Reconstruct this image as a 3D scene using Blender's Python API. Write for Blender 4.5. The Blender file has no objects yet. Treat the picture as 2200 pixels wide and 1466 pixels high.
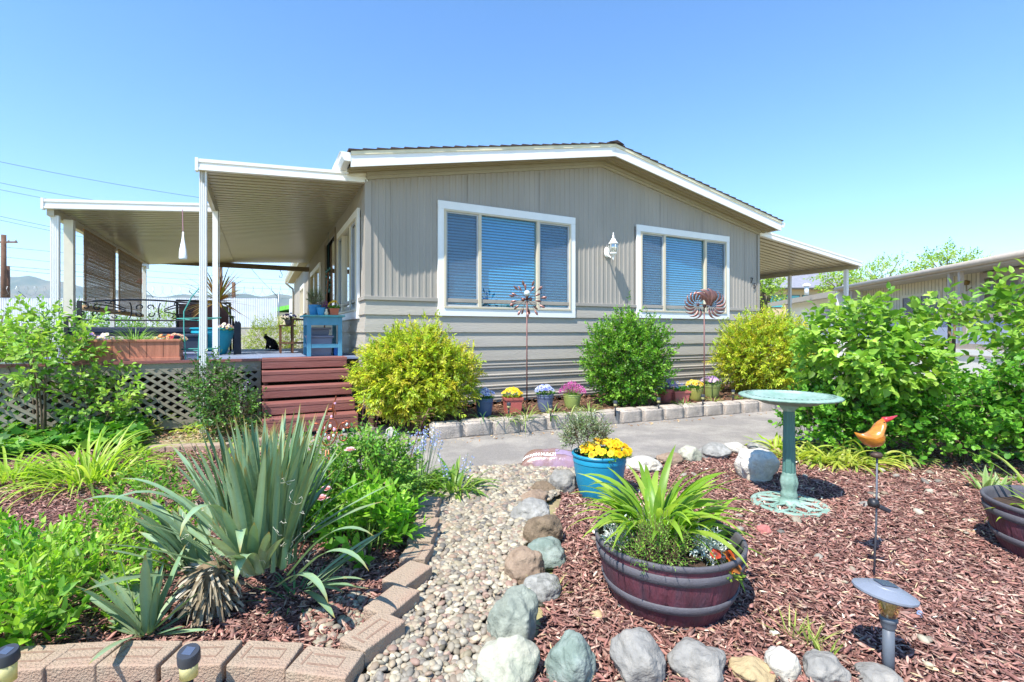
import bpy, math, random
import numpy as np
from mathutils import Vector, Matrix, noise
# ---------------------------------------------------------------- camera, sky, sun, exposure
S = bpy.context.scene
FPX, CAM_H, CX, CY = 1040.0, 1.12, 1100.0, 713.0        # focal length in photo pixels, eye height, horizon point
cam_d = bpy.data.cameras.new('camera'); cam = bpy.data.objects.new('camera', cam_d)
S.collection.objects.link(cam); S.camera = cam
cam.location = (0, 0, CAM_H); cam.rotation_euler = (math.radians(90), 0, 0)
cam_d.sensor_width = 36; cam_d.lens = 36 * FPX / 2200
cam_d.shift_y = -20 / 2200; cam_d.clip_start = .05; cam_d.clip_end = 9000
SUN_AZ, SUN_EL = math.radians(215), math.radians(57)    # clockwise from +Y
W = bpy.data.worlds.new('World'); S.world = W; W.use_nodes = True
wn = W.node_tree.nodes; wl = W.node_tree.links
sky = wn.new('ShaderNodeTexSky'); sky.sky_type = 'NISHITA'; sky.sun_disc = False
sky.sun_elevation = SUN_EL; sky.sun_rotation = SUN_AZ
sky.air_density = 1.0; sky.dust_density = .15; sky.ozone_density = 3.5; sky.altitude = 300
bg = wn['Background']; bg.inputs['Strength'].default_value = .15
hs = wn.new('ShaderNodeHueSaturation'); hs.inputs['Saturation'].default_value = 1.2; hs.inputs['Hue'].default_value = .5; wl.new(sky.outputs[0], hs.inputs['Color']); wl.new(hs.outputs[0], bg.inputs['Color'])
sun_d = bpy.data.lights.new('sun', 'SUN'); sun = bpy.data.objects.new('sun', sun_d); S.collection.objects.link(sun)
sun_d.energy = 3.9; sun_d.angle = math.radians(.55); sun_d.color = (1.0, .95, .87)
sd = Vector((math.sin(SUN_AZ) * math.cos(SUN_EL), math.cos(SUN_AZ) * math.cos(SUN_EL), math.sin(SUN_EL)))
sun.rotation_euler = sd.to_track_quat('Z', 'Y').to_euler()
S.view_settings.view_transform = 'Standard'; S.view_settings.look = 'None'
S.view_settings.exposure = 1.12; S.view_settings.gamma = 1
S.cycles.max_bounces = 8; S.cycles.transparent_max_bounces = 12

# ---------------------------------------------------------------- helpers
rng = np.random.default_rng(7); random.seed(7)
COL = S.collection
A = math.radians(27.4); CA, SA = math.cos(A), math.sin(A); P0 = (-1.806, 6.0)
def hw(u, v, z=0): return (P0[0] + u*CA - v*SA, P0[1] + u*SA + v*CA, z)          # house frame -> world
def gp(x, y, z=0.0):                                                              # photo pixel on the level z -> world
    t = (CAM_H - z) * FPX / (y - CY); return ((x - CX) / FPX * t, t, z)
def at(x, t, z=0.0): return ((x - CX) / FPX * t, t, z)                            # photo column at distance t
def zat(y, t): return CAM_H + (CY - y) / FPX * t
def lin(h):
    if isinstance(h, str):
        h = h.lstrip('#'); c = [int(h[i:i+2], 16) / 255 for i in (0, 2, 4)]
        return tuple(x/12.92 if x <= .04045 else ((x+.055)/1.055)**2.4 for x in c)
    return tuple(h)

MATS = {}
def M(name, rgb, rough=.6, metal=0.0, var=.12, vs=8.0, bump=0.0, bs=60.0, spec=.35, attr=False, gain=1.0, trans=0.0, stretch=None, dark=None, darkamt=0, ds=3.0, coat=0, alpha=None):
    if name in MATS: return MATS[name]
    m = bpy.data.materials.new(name); m.use_nodes = True; nt = m.node_tree; n = nt.nodes; l = nt.links
    b = n['Principled BSDF']; out = n['Material Output']; rgb = lin(rgb)
    b.inputs['Roughness'].default_value = rough; b.inputs['Metallic'].default_value = metal
    b.inputs['Specular IOR Level'].default_value = spec; b.inputs['Coat Weight'].default_value = coat
    tc = n.new('ShaderNodeTexCoord'); mp = n.new('ShaderNodeMapping'); l.new(tc.outputs['Object'], mp.inputs[0])
    if stretch: mp.inputs['Scale'].default_value = stretch
    if attr:
        src = n.new('ShaderNodeAttribute'); src.attribute_name = 'Col'; csock = src.outputs['Color']
        if gain != 1:
            gn = n.new('ShaderNodeVectorMath'); gn.operation = 'SCALE'; gn.inputs['Scale'].default_value = gain; l.new(csock, gn.inputs[0]); csock = gn.outputs[0]
    else:
        src = n.new('ShaderNodeRGB'); src.outputs[0].default_value = (*rgb, 1); csock = src.outputs[0]
    if dark is not None:
        nz = n.new('ShaderNodeTexNoise'); nz.inputs['Scale'].default_value = ds; nz.inputs['Detail'].default_value = 8; nz.inputs['Roughness'].default_value = .65
        l.new(mp.outputs[0], nz.inputs[0]); cr = n.new('ShaderNodeValToRGB'); l.new(nz.outputs['Fac'], cr.inputs[0])
        cr.color_ramp.elements[0].position = .45; cr.color_ramp.elements[1].position = .62
        mu = n.new('ShaderNodeMath'); mu.operation = 'MULTIPLY'; mu.inputs[1].default_value = darkamt; l.new(cr.outputs[0], mu.inputs[0])
        mx = n.new('ShaderNodeMix'); mx.data_type = 'RGBA'; l.new(mu.outputs[0], mx.inputs[0]); l.new(csock, mx.inputs[6]); mx.inputs[7].default_value = (*lin(dark), 1); csock = mx.outputs[2]
    if var:
        nz = n.new('ShaderNodeTexNoise'); nz.inputs['Scale'].default_value = vs; nz.inputs['Detail'].default_value = 6
        l.new(mp.outputs[0], nz.inputs[0]); mr = n.new('ShaderNodeMapRange'); l.new(nz.outputs['Fac'], mr.inputs[0])
        mr.inputs[1].default_value = .25; mr.inputs[2].default_value = .75; mr.inputs[3].default_value = 1 - var; mr.inputs[4].default_value = 1 + var
        vm = n.new('ShaderNodeVectorMath'); vm.operation = 'SCALE'; l.new(csock, vm.inputs[0]); l.new(mr.outputs[0], vm.inputs['Scale']); csock = vm.outputs[0]
    l.new(csock, b.inputs['Base Color'])
    if bump:
        nb = n.new('ShaderNodeTexNoise'); nb.inputs['Scale'].default_value = bs; nb.inputs['Detail'].default_value = 5; l.new(mp.outputs[0], nb.inputs[0])
        bp = n.new('ShaderNodeBump'); bp.inputs['Strength'].default_value = bump; bp.inputs['Distance'].default_value = .01; l.new(nb.outputs['Fac'], bp.inputs['Height']); l.new(bp.outputs[0], b.inputs['Normal'])
    if trans:
        tr = n.new('ShaderNodeBsdfTranslucent'); ms = n.new('ShaderNodeMixShader'); ms.inputs[0].default_value = trans
        tm = n.new('ShaderNodeMix'); tm.data_type = 'RGBA'; tm.blend_type = 'MULTIPLY'; tm.inputs[0].default_value = 1; l.new(csock, tm.inputs[6]); tm.inputs[7].default_value = (1.7, 1.75, .9, 1)
        l.new(tm.outputs[2], tr.inputs[0]); l.new(b.outputs[0], ms.inputs[1]); l.new(tr.outputs[0], ms.inputs[2]); l.new(ms.outputs[0], out.inputs[0])
    if alpha is not None:
        tr = n.new('ShaderNodeBsdfTransparent'); ms = n.new('ShaderNodeMixShader'); ms.inputs[0].default_value = alpha
        l.new(tr.outputs[0], ms.inputs[1]); l.new(b.outputs[0], ms.inputs[2]); l.new(ms.outputs[0], out.inputs[0])
    MATS[name] = m; return m
def glass_mat(name, tint, refl=.25, rough=.02):
    if name in MATS: return MATS[name]
    m = bpy.data.materials.new(name); m.use_nodes = True; n = m.node_tree.nodes; l = m.node_tree.links; n.remove(n['Principled BSDF'])
    tr = n.new('ShaderNodeBsdfTransparent'); tr.inputs[0].default_value = (*tint, 1)
    gl = n.new('ShaderNodeBsdfGlossy'); gl.inputs['Roughness'].default_value = rough; gl.inputs[0].default_value = (1, 1, 1, 1)
    fr = n.new('ShaderNodeFresnel'); fr.inputs[0].default_value = 1.5
    ad = n.new('ShaderNodeMath'); ad.operation = 'ADD'; ad.inputs[1].default_value = refl; ad.use_clamp = True; l.new(fr.outputs[0], ad.inputs[0])
    geo = n.new('ShaderNodeNewGeometry'); inv = n.new('ShaderNodeMath'); inv.operation = 'SUBTRACT'; inv.inputs[0].default_value = 1; l.new(geo.outputs['Backfacing'], inv.inputs[1]); mf = n.new('ShaderNodeMath'); mf.operation = 'MULTIPLY'; l.new(ad.outputs[0], mf.inputs[0]); l.new(inv.outputs[0], mf.inputs[1])
    ms = n.new('ShaderNodeMixShader'); l.new(mf.outputs[0], ms.inputs[0]); l.new(tr.outputs[0], ms.inputs[1]); l.new(gl.outputs[0], ms.inputs[2]); l.new(ms.outputs[0], n['Material Output'].inputs[0])
    MATS[name] = m; return m

def tag(o, label=None, cat=None, group=None, kind=None):
    if label: o['label'] = label
    if cat: o['category'] = cat
    if group: o['group'] = group
    if kind: o['kind'] = kind
    return o
def thing(name, loc, label, cat, rz=0.0, group=None, rx=0, ry=0):
    o = bpy.data.objects.new(name, None); COL.objects.link(o); o.empty_display_size = .1
    o.location = loc; o.rotation_euler = (rx, ry, rz); return tag(o, label, cat, group)
def copy_tree(o, parent=None):
    c = o.copy(); COL.objects.link(c); c.parent = parent
    for ch in [x for x in bpy.data.objects if x.parent == o]: copy_tree(ch, c)
    return c
def link(name, me, mat, parent=None, smooth=False, loc=None):
    if mat is not None: me.materials.append(mat)
    if smooth: me.shade_smooth()
    o = bpy.data.objects.new(name, me); COL.objects.link(o)
    if parent is not None: o.parent = parent
    if loc: o.location = loc
    return o
def npmesh(name, V, F, mat, parent=None, col=None, smooth=False):
    V = np.asarray(V, dtype=np.float32); Fs = F if isinstance(F, list) else [F]
    me = bpy.data.meshes.new(name); me.vertices.add(len(V)); me.vertices.foreach_set('co', V.ravel())
    idx = np.concatenate([f.ravel() for f in Fs]).astype(np.int32); ln = np.concatenate([np.full(len(f), f.shape[1], dtype=np.int32) for f in Fs])
    st = np.concatenate([[0], np.cumsum(ln)[:-1]]).astype(np.int32)
    me.loops.add(len(idx)); me.loops.foreach_set('vertex_index', idx); me.polygons.add(len(ln)); me.polygons.foreach_set('loop_start', st)
    me.update(calc_edges=True)
    if col is not None:
        ca = me.color_attributes.new('Col', 'FLOAT_COLOR', 'POINT'); c4 = np.ones((len(V), 4), dtype=np.float32); c4[:, :3] = np.clip(col, 0, 1); ca.data.foreach_set('color', c4.ravel())
    return link(name, me, mat, parent, smooth)

class MB:                                   # collects plain shapes into ONE mesh
    def __init__(s): s.v = []; s.f = []
    def add(s, vs, fs):
        k = len(s.v); s.v += [tuple(v) for v in vs]; s.f += [tuple(i + k for i in f) for f in fs]; return s
    def box(s, x0, x1, y0, y1, z0, z1):
        return s.add([(x0,y0,z0),(x1,y0,z0),(x1,y1,z0),(x0,y1,z0),(x0,y0,z1),(x1,y0,z1),(x1,y1,z1),(x0,y1,z1)],
                     [(0,3,2,1),(4,5,6,7),(0,1,5,4),(1,2,6,5),(2,3,7,6),(3,0,4,7)])
    def prism(s, pts, z0, z1):              # pts in xy
        n = len(pts); return s.add([(x,y,z0) for x,y in pts] + [(x,y,z1) for x,y in pts], [tuple(range(n))[::-1], tuple(range(n, 2*n))] + [(i,(i+1)%n,n+(i+1)%n,n+i) for i in range(n)])
    def poly_ex(s, pts, d):                 # 3D polygon extruded by vector d
        n = len(pts); d = Vector(d); q = [Vector(p) + d for p in pts]
        return s.add(list(pts) + q, [tuple(range(n))[::-1], tuple(range(n, 2*n))] + [(i,(i+1)%n,n+(i+1)%n,n+i) for i in range(n)])
    def beam(s, a, b, w, h, up=(0,0,1)):    # rectangular bar from a to b
        a, b = Vector(a), Vector(b); d = (b-a).normalized(); up = Vector(up)
        if abs(d.dot(up)) > .98: up = Vector((0,1,0))
        x = d.cross(up).normalized(); y = x.cross(d)
        o = [x*w/2+y*h/2, -x*w/2+y*h/2, -x*w/2-y*h/2, x*w/2-y*h/2]
        return s.add([a+k for k in o] + [b+k for k in o], [(3,2,1,0),(4,5,6,7),(0,1,5,4),(1,2,6,5),(2,3,7,6),(3,0,4,7)])
    def tube(s, pts, r, n=8, caps=True):
        pts = [Vector(p) for p in pts]; m = len(pts); rr = r if isinstance(r, (list, tuple)) else [r]*m
        vs = []; ref = None
        for i, p in enumerate(pts):
            d = (pts[min(i+1, m-1)] - pts[max(i-1, 0)]).normalized()
            if ref is None: ref = Vector((0,0,1)) if abs(d.z) < .9 else Vector((1,0,0))
            x = (ref - d*ref.dot(d)).normalized(); ref = x; y = d.cross(x)
            vs += [p + (x*math.cos(2*math.pi*k/n) + y*math.sin(2*math.pi*k/n))*rr[i] for k in range(n)]
        fs = [(i*n+k, i*n+(k+1)%n, (i+1)*n+(k+1)%n, (i+1)*n+k) for i in range(m-1) for k in range(n)]
        if caps: fs += [tuple(range(n))[::-1], tuple(range((m-1)*n, m*n))]
        return s.add(vs, fs)
    def lathe(s, prof, n=32, c=(0,0), sx=1, sy=1, wav=None):
        vs = []
        for j, (r, z) in enumerate(prof):
            for k in range(n):
                a = 2*math.pi*k/n; q = r*(1 + (wav(j, a) if wav else 0)); vs.append((c[0]+q*sx*math.cos(a), c[1]+q*sy*math.sin(a), z))
        m = len(prof); fs = [(i*n+k, i*n+(k+1)%n, (i+1)*n+(k+1)%n, (i+1)*n+k) for i in range(m-1) for k in range(n)]
        return s.add(vs, fs)
    def sphere(s, c, r, n=14, m=8, sc=(1,1,1)):
        s2 = MB(); s2.lathe([(max(1e-4, math.sin(math.pi*i/m)), -math.cos(math.pi*i/m)) for i in range(m+1)], n)
        return s.add([(c[0]+x*r*sc[0], c[1]+y*r*sc[1], c[2]+z*r*sc[2]) for x,y,z in s2.v], s2.f)
    def build(s, name, mat, parent=None, smooth=False, bevel=0, loc=None, seg=2, auto=None):
        me = bpy.data.meshes.new(name); me.from_pydata(s.v, [], s.f); me.update()
        o = link(name, me, mat, parent, smooth, loc)
        if auto is not None: me.shade_smooth(); me.set_sharp_from_angle(angle=math.radians(auto))
        if bevel:
            b = o.modifiers.new('bevel', 'BEVEL'); b.width = bevel; b.segments = seg; b.limit_method = 'ANGLE'; b.angle_limit = math.radians(40)
        return o
def box(*a): return MB().box(*a)

# ---- leaves, blades, flowers (numpy)
def nrm(a): return a / np.maximum(np.linalg.norm(a, axis=-1, keepdims=True), 1e-9)
LEAF8 = (np.array([(0,0,0),(.33,0,-.05),(.7,0,-.03),(1,0,-.14),(.26,.5,.06),(.66,.36,.03),(.26,-.5,.06),(.66,-.36,.03)]),
         np.array([(0,4,1),(1,4,5),(1,5,2),(2,5,3),(0,1,6),(1,7,6),(1,2,7),(2,3,7)])[:, ::-1])
LEAF4 = (np.array([(0,0,0),(.45,.5,.1),(.45,-.5,.1),(1,0,-.05)]), np.array([(0,2,3),(0,3,1)]))
ROUND = (np.array([(0,0,0),(.15,.38,.05),(.55,.52,.05),(.9,.3,0),(1,0,-.05),(.9,-.3,0),(.55,-.52,.05),(.15,-.38,.05),(.5,0,-.04)]),
         np.array([(8,0,1),(8,1,2),(8,2,3),(8,3,4),(8,4,5),(8,5,6),(8,6,7),(8,7,0)])[:, ::-1])
def _ivy():
    o = [(0,0),(.02,.5),(.35,.3),(.5,.55),(.62,.22),(1,0),(.62,-.22),(.5,-.55),(.35,-.3),(.02,-.5)]
    return np.array([(x,y,abs(y)*.12) for x,y in o] + [(.35,0,-.03)]), np.array([(10,i,(i+1)%10) for i in range(10)])[:, ::-1]
IVY = _ivy()
def instances(tpl, P, D, Nn, L, Wd, cols):
    T, F = tpl; n = len(P); x = nrm(D); y = nrm(np.cross(Nn, x)); z = np.cross(x, y)
    V = P[:,None,:] + T[None,:,0,None]*x[:,None,:]*L[:,None,None] + T[None,:,1,None]*y[:,None,:]*Wd[:,None,None] + T[None,:,2,None]*z[:,None,:]*L[:,None,None]
    Fa = (F[None] + (np.arange(n)*len(T))[:,None,None]).reshape(-1, F.shape[1])
    C = np.repeat(cols, len(T), axis=0); return V.reshape(-1,3), Fa, C
def pick(cols, n, jit=.12):
    c = np.array([lin(k) for k in cols]); i = rng.integers(0, len(c), n); j = rng.integers(0, len(c), n); f = rng.random((n,1))
    return (c[i]*f + c[j]*(1-f)) * (1 + rng.normal(0, jit, (n,1)))
def rdir(n): return nrm(rng.normal(size=(n,3)))
def sticks(P, Q, r0, r1):                   # thin 3-sided twigs
    n = len(P); d = nrm(Q-P); x = nrm(np.cross(d, np.array([.3,.2,1.0]))); y = np.cross(d, x); V = []
    for B, r in ((P, r0), (Q, r1)):
        for k in range(3):
            a = 2*math.pi*k/3; V.append(B + (x*math.cos(a)+y*math.sin(a))*r)
    V = np.stack(V, 1).reshape(-1,3); F = np.array([(0,1,4,3),(1,2,5,4),(2,0,3,5)]); return V, (F[None] + (np.arange(n)*6)[:,None,None]).reshape(-1,4)
LEAFM = lambda tr=.3, rough=.45: M('leaf_%d_%d' % (tr*100, rough*100), (0,0,0), rough=rough, var=.1, vs=30, attr=True, trans=tr, spec=.4, gain=.78)
def twigs(c, R, n, amp=.18, freq=2.2, lo=.55, zmin=-1.0, seed=0, up=.6, spread=.5):
    d = rdir(n*2); d = d[d[:,2] > zmin][:n]; n = len(d)
    lob = np.array([noise.noise(Vector(v*freq) + Vector((seed*7.3, seed, 1.7))) for v in d])[:,None]
    rf = (1 + amp*2*lob) * (lo + (1-lo)*rng.random((n,1))**.55)
    P = np.array(c) + d*rf*np.array(R); T = nrm(d*1.0 + np.array([0,0,up]) + rng.normal(0, spread, (n,3))); return P, T
def leafy(P, T, tl, k, L, Wd, cols, tpl=LEAF4, droop=.2, side=.9, jit=.14, face=.6, wvar=.3, pinn=False):
    n = len(P); tlen = tl*(.6+.8*rng.random((n,1))); px = nrm(np.cross(T, rdir(n))); py = np.cross(T, px)
    out = []; tc = pick(cols, n, .1); ph = rng.random(n)*6.28
    for i in range(k):
        s = (i+.6)/k; a = ph + (i*math.pi + rng.normal(0,.3,n) if pinn else i*2.4 + rng.normal(0,.4,n)); rad = px*np.cos(a)[:,None] + py*np.sin(a)[:,None]
        D = nrm(T*(.5+.5*s) + rad*side*(1.1-.6*s) + np.array([0,0,-droop])); Nn = nrm(np.array([0,0,1.0])*face + rdir(n)*.55 + T*.2)
        l = L*(1-.35*s)*(1+rng.normal(0, wvar*.6, n)).clip(.5,1.5); w = Wd*(1-.35*s)*(1+rng.normal(0, wvar*.5, n)).clip(.5,1.5)
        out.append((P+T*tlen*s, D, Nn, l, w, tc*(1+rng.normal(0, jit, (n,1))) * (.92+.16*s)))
    cat = [np.concatenate([o[j] for o in out]) for j in range(6)]
    return instances(tpl, *cat), (P, P+T*tlen)
def bush(name, loc, label, cat_, R, cz, n, tl, k, L, Wd, cols, tpl=LEAF4, stems=8, stemr=.012, stemc='#6b5a48', seed=1, amp=.18, lo=.55, zmin=-.75, up=.6, droop=.2, tr=.3, group=None, rough=.45, spread=.5, face=.6, pinn=False, flowers=None, freq=2.2, basew=.3, shoots=.05):
    r = thing(name, loc, label, cat_, group=group); P, T = twigs((0,0,cz), R, n, amp, freq, lo, zmin, seed, up, spread)
    ns = int(n*shoots)
    if ns: q_ = rng.integers(0, len(P), ns); k_ = q_[P[q_,2] > cz]; P[k_] += T[k_]*np.array([.5,.5,1])*rng.uniform(.04,.16,(len(k_),1))*max(R)/.6
    ok = P[:,2] > .02; P, T = P[ok], T[ok]
    (V, F, C), (a, b) = leafy(P, T, tl, k, L, Wd, cols, tpl, droop, face=face, pinn=pinn)
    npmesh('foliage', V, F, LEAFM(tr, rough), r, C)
    V2, F2 = sticks(a - T[:len(a)]*tl*.6, b, .0016, .0009); npmesh('twigs', V2, F2, M('twig_'+stemc, stemc, .8, var=.2, spec=.1), r)
    sel = rng.choice(len(P), min(stems, len(P)), replace=False)
    for q in P[sel]:
        b0 = Vector((q[0]*basew*.6+random.uniform(-.03,.03), q[1]*basew*.6+random.uniform(-.03,.03), 0)); q = Vector(q); mid = b0.lerp(q, .5) + Vector((0,0,R[2]*.12)) - Vector((q.x, q.y, 0))*.12
        MB().tube([b0, b0.lerp(mid,.6)+Vector((0,0,.02)), mid, q], [stemr, stemr*.85, stemr*.65, stemr*.3], 6).build('stem', M('bark_'+stemc, stemc, .85, var=.3, vs=25, bump=.4), r, smooth=True)
    return r
def blades(base, az, el, L, Wd, bend, seg=8, cols=('#5d8a2a',), fold=.25, wprof=None, p=1.4, twist=0.0, tipc=None, jit=.12, edgec=None):
    n = len(base); s = np.linspace(0, 1, seg+1); ang = el[:,None] - bend[:,None]*s[None]**p
    st = L[:,None]/seg; dh = np.cos(ang)*st; dz = np.sin(ang)*st
    H = np.concatenate([np.zeros((n,1)), np.cumsum((dh[:,1:]+dh[:,:-1])/2, 1)], 1); Z = np.concatenate([np.zeros((n,1)), np.cumsum((dz[:,1:]+dz[:,:-1])/2, 1)], 1)
    ca, sa = np.cos(az)[:,None], np.sin(az)[:,None]; C = np.stack([base[:,0:1]+H*ca, base[:,1:2]+H*sa, base[:,2:3]+Z], -1)
    wp = (wprof(s) if wprof else np.minimum(1, (1-s)*2.2)**.8*(.75+.25*np.minimum(1, s*4)))
    side = np.stack([-sa*np.ones_like(s)[None], ca*np.ones_like(s)[None], np.zeros_like(H)], -1)
    nn = np.stack([-np.sin(ang)*ca, -np.sin(ang)*sa, np.cos(ang)], -1)
    tw = (rng.normal(0, 1, n)*twist)[:,None,None]*s[None,:,None]; sd_ = side*np.cos(tw) + nn*np.sin(tw)
    w = Wd[:,None,None]*wp[None,:,None]/2; Lf = C + sd_*w + nn*w*fold; Rt = C - sd_*w + nn*w*fold
    V = np.stack([Lf, C, Rt], 2).reshape(-1,3); m = seg+1; F = []
    for i in range(seg):
        for j in range(2): F.append((i*3+j, i*3+j+1, (i+1)*3+j+1, (i+1)*3+j))
    F = (np.array(F)[None] + (np.arange(n)*m*3)[:,None,None]).reshape(-1,4)
    c = pick(cols, n, jit)[:,None,None,:]*np.ones((1,m,3,1))
    if tipc is not None: f = np.clip((s-.9)/.1, 0, 1)[None,:,None,None]; c = c*(1-f) + np.array(lin(tipc))*f
    if edgec is not None:
        e = np.array(lin(edgec)); c[:,:,0,:] = c[:,:,0,:]*.6 + e*.4
        c[:,:,2,:] = c[:,:,2,:]*.6 + e*.4
    return V, F, c.reshape(-1,3)
def merge(lst):
    Vs, Fs, Cs, k = [], [], [], 0
    for V, F, C in lst:
        Vs.append(V); Fs.append(F + k); Cs.append(C); k += len(V)
    return np.concatenate(Vs), Fs, np.concatenate(Cs)
def clump(name, loc, label, cat_, n, rad, L, Wd, el=(1.0,1.5), bend=(.6,1.6), cols=('#6fa32e',), group=None, tr=.3, part='leaves', seg=8, fold=.3, tipc=None, edgec=None, twist=.2, root=None, z0=0, c0=(0,0), sx=1, sy=1):
    r = root or thing(name, loc, label, cat_, group=group); a = rng.random(n)*6.283; q = np.sqrt(rng.random(n))*rad
    base = np.stack([c0[0]+q*np.cos(a)*sx, c0[1]+q*np.sin(a)*sy, np.full(n, z0)], 1); f = q/rad if rad > 0 else q
    az = a + rng.normal(0, .45, n); e = el[1] - (el[1]-el[0])*np.clip(f + rng.normal(0,.25,n), 0, 1.1); b = rng.uniform(bend[0], bend[1], n)
    V, F, C = blades(base, az, e, L*(.65+.5*rng.random(n)), Wd*(.7+.5*rng.random(n)), b, seg, cols, fold, tipc=tipc, edgec=edgec, twist=twist)
    npmesh(part, V, F, LEAFM(tr, .4), r, C); return r
def _flower(k=5):
    V = [(0,0,.12)]; F = []
    for i in range(k):
        a = 2*math.pi*i/k; 
        for da, rr, zz in ((-.5,.55,.1),(-.42,.95,.2),(0,1.08,.14),(.42,.95,.2),(.5,.55,.1)):
            V.append((rr*math.cos(a+da*2*math.pi/k*1.05), rr*math.sin(a+da*2*math.pi/k*1.05), zz))
        b = 1+i*5; F += [(0,b,b+1),(0,b+1,b+2),(0,b+2,b+3),(0,b+3,b+4)]
    return np.array(V), np.array(F)
FLW = _flower()
def flowers(P, Nn, R, cols, centre='#f0c020', jit=.08):
    n = len(P); x = nrm(np.cross(Nn, rdir(n))); T, F = FLW; z = nrm(Nn); y = np.cross(z, x)
    V = P[:,None] + (T[None,:,0,None]*x[:,None] + T[None,:,1,None]*y[:,None] + T[None,:,2,None]*z[:,None])*R[:,None,None]
    c = pick(cols, n, jit)[:,None,:]*np.ones((1,len(T),1)); c[:,0,:] = np.array(lin(centre)); c[:,1::5] = c[:,1::5]*.8+np.array(lin(centre))*.12; c[:,5::5] = c[:,5::5]*.85+np.array(lin(centre))*.08
    return V.reshape(-1,3), (F[None] + (np.arange(n)*len(T))[:,None,None]).reshape(-1,3), c.reshape(-1,3)
PETAL = lambda: M('petal', (0,0,0), .55, var=.06, vs=60, attr=True, trans=.3, spec=.2)
def text_mesh(txt, size, depth, mat, parent, name, loc, rot, bold=0.0):
    cu = bpy.data.curves.new(name, 'FONT'); cu.body = txt; cu.size = size; cu.extrude = depth; cu.align_x = 'CENTER'; cu.align_y = 'CENTER'; cu.offset = bold
    t = bpy.data.objects.new(name, cu); COL.objects.link(t); dg = bpy.context.evaluated_depsgraph_get()
    me = bpy.data.meshes.new_from_object(t.evaluated_get(dg)); bpy.data.objects.remove(t)
    o = link(name, me, mat, parent); o.location = loc; o.rotation_euler = rot; return o
# ---------------------------------------------------------------- ground
def inpoly(X, Y, poly):
    c = np.zeros(len(X), bool); n = len(poly); j = n-1
    for i in range(n):
        xi, yi = poly[i][:2]; xj, yj = poly[j][:2]
        c ^= ((yi > Y) != (yj > Y)) & (X < (xj-xi)*(Y-yi)/((yj-yi) or 1e-9) + xi); j = i
    return c
def sheet(name, pts, z, mat, kind='structure'):
    o = MB().add([(p[0], p[1], z) for p in pts], [tuple(range(len(pts)))]).build(name, mat); o['kind'] = kind
    return o
G = []
gy = [-30, 27.9, 28.25, 60, 300, 1500, 6000]; gz = [0, 0, 1.3, 1.3, 1.3, 3, 5]
gm = MB(); gm.add([(x, y, z-.012) for y, z in zip(gy, gz) for x in (-6000, -200, -60, 60, 200, 6000)], [(r*6+i, r*6+i+1, (r+1)*6+i+1, (r+1)*6+i) for r in range(6) for i in range(5)])
gm.build('ground', M('dry_soil', '#9a8a6c', .95, var=.35, vs=5, bump=.8, bs=50, dark='#8c9a4a', darkamt=.7, ds=1.3))['kind'] = 'structure'
ASPH = [gp(590,918), gp(598,960), gp(640,1003), gp(800,1035), gp(1010,1012), gp(1180,1003), gp(1260,1000), gp(1350,992), gp(1500,975), gp(1640,950), (3.9,5.1,0), (5.0,6.2,0), (9.6,9.5,0), (9.3,16,0), hw(7.6,8), hw(7.6,-.4), hw(5.2,-1.75), gp(930,946), gp(800,905), hw(-.9,-.1)]
sheet('driveway', ASPH, .004, M('asphalt', '#938d86', .95, var=.28, vs=140, bump=1, bs=300, dark='#b3aba0', darkamt=.75, ds=1.9))
MULR = [gp(1205,1075), gp(1240,1015), gp(1330,1003), gp(1500,980), gp(1650,955), (3.9,5.0,0), (6.6,6.0,0), (6.6,.6,0), (0.35,.6,0), gp(1125,1460), gp(1160,1350), gp(1190,1240), gp(1180,1160)]
MULL = [(-4.6,.5,0), gp(720,1500), gp(800,1370), gp(870,1240), gp(905,1120), gp(900,1070), gp(800,1030), gp(640,998), gp(560,975), gp(330,965), (-5.2,4.2,0), (-5.2,2.0,0)]
PEB = [gp(900,1085), gp(1010,1012), gp(1260,1000), gp(1230,1050), gp(1140,1100), gp(1120,1220), gp(1090,1330), gp(1040,1466), (-.1,.9,0), (-.65,.9,0), gp(790,1460), gp(850,1350), gp(905,1230), gp(940,1130)]
BED = [gp(800,905), gp(930,940), hw(5.2,-1.7), hw(7.7,-.9), hw(7.7,.0), hw(.0,.0), hw(0.02,-.4)]
mulm = M('mulch_base', '#6b4b45', .95, var=.5, vs=45, bump=1, bs=90, dark='#2e1b16', darkamt=.6, ds=25)
sheet('mulch_bed', MULR, .006, mulm); sheet('mulch_bed', MULL, .007, mulm)
sheet('pebble_path', PEB, .009, M('pebble_base', '#5b5148', .95, var=.5, vs=60, bump=.8, bs=80))
MB().prism([p[:2] for p in BED], -.01, .13).build('flower_bed', M('bed_soil', '#5a4233', .95, var=.4, vs=35, bump=1, bs=80))['kind'] = 'structure'
def scatter(poly, n, reject=None):
    P = np.array([p[:2] for p in poly]); lo, hi = P.min(0), P.max(0); out = np.zeros((0,2))
    while len(out) < n:
        q = lo + (hi-lo)*rng.random((n*3,2)); q = q[inpoly(q[:,0], q[:,1], poly)]
        if reject is not None: q = q[reject(q)]
        out = np.concatenate([out, q])
    return out[:n]
vis = lambda q: (q[:,1] > 1.3) & (np.abs(q[:,0]) < q[:,1]*1.15 + 1.1)
def near(y0, p): return lambda q: vis(q) & (rng.random(len(q)) < np.clip((y0/q[:,1])**p, 0, 1))
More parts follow.
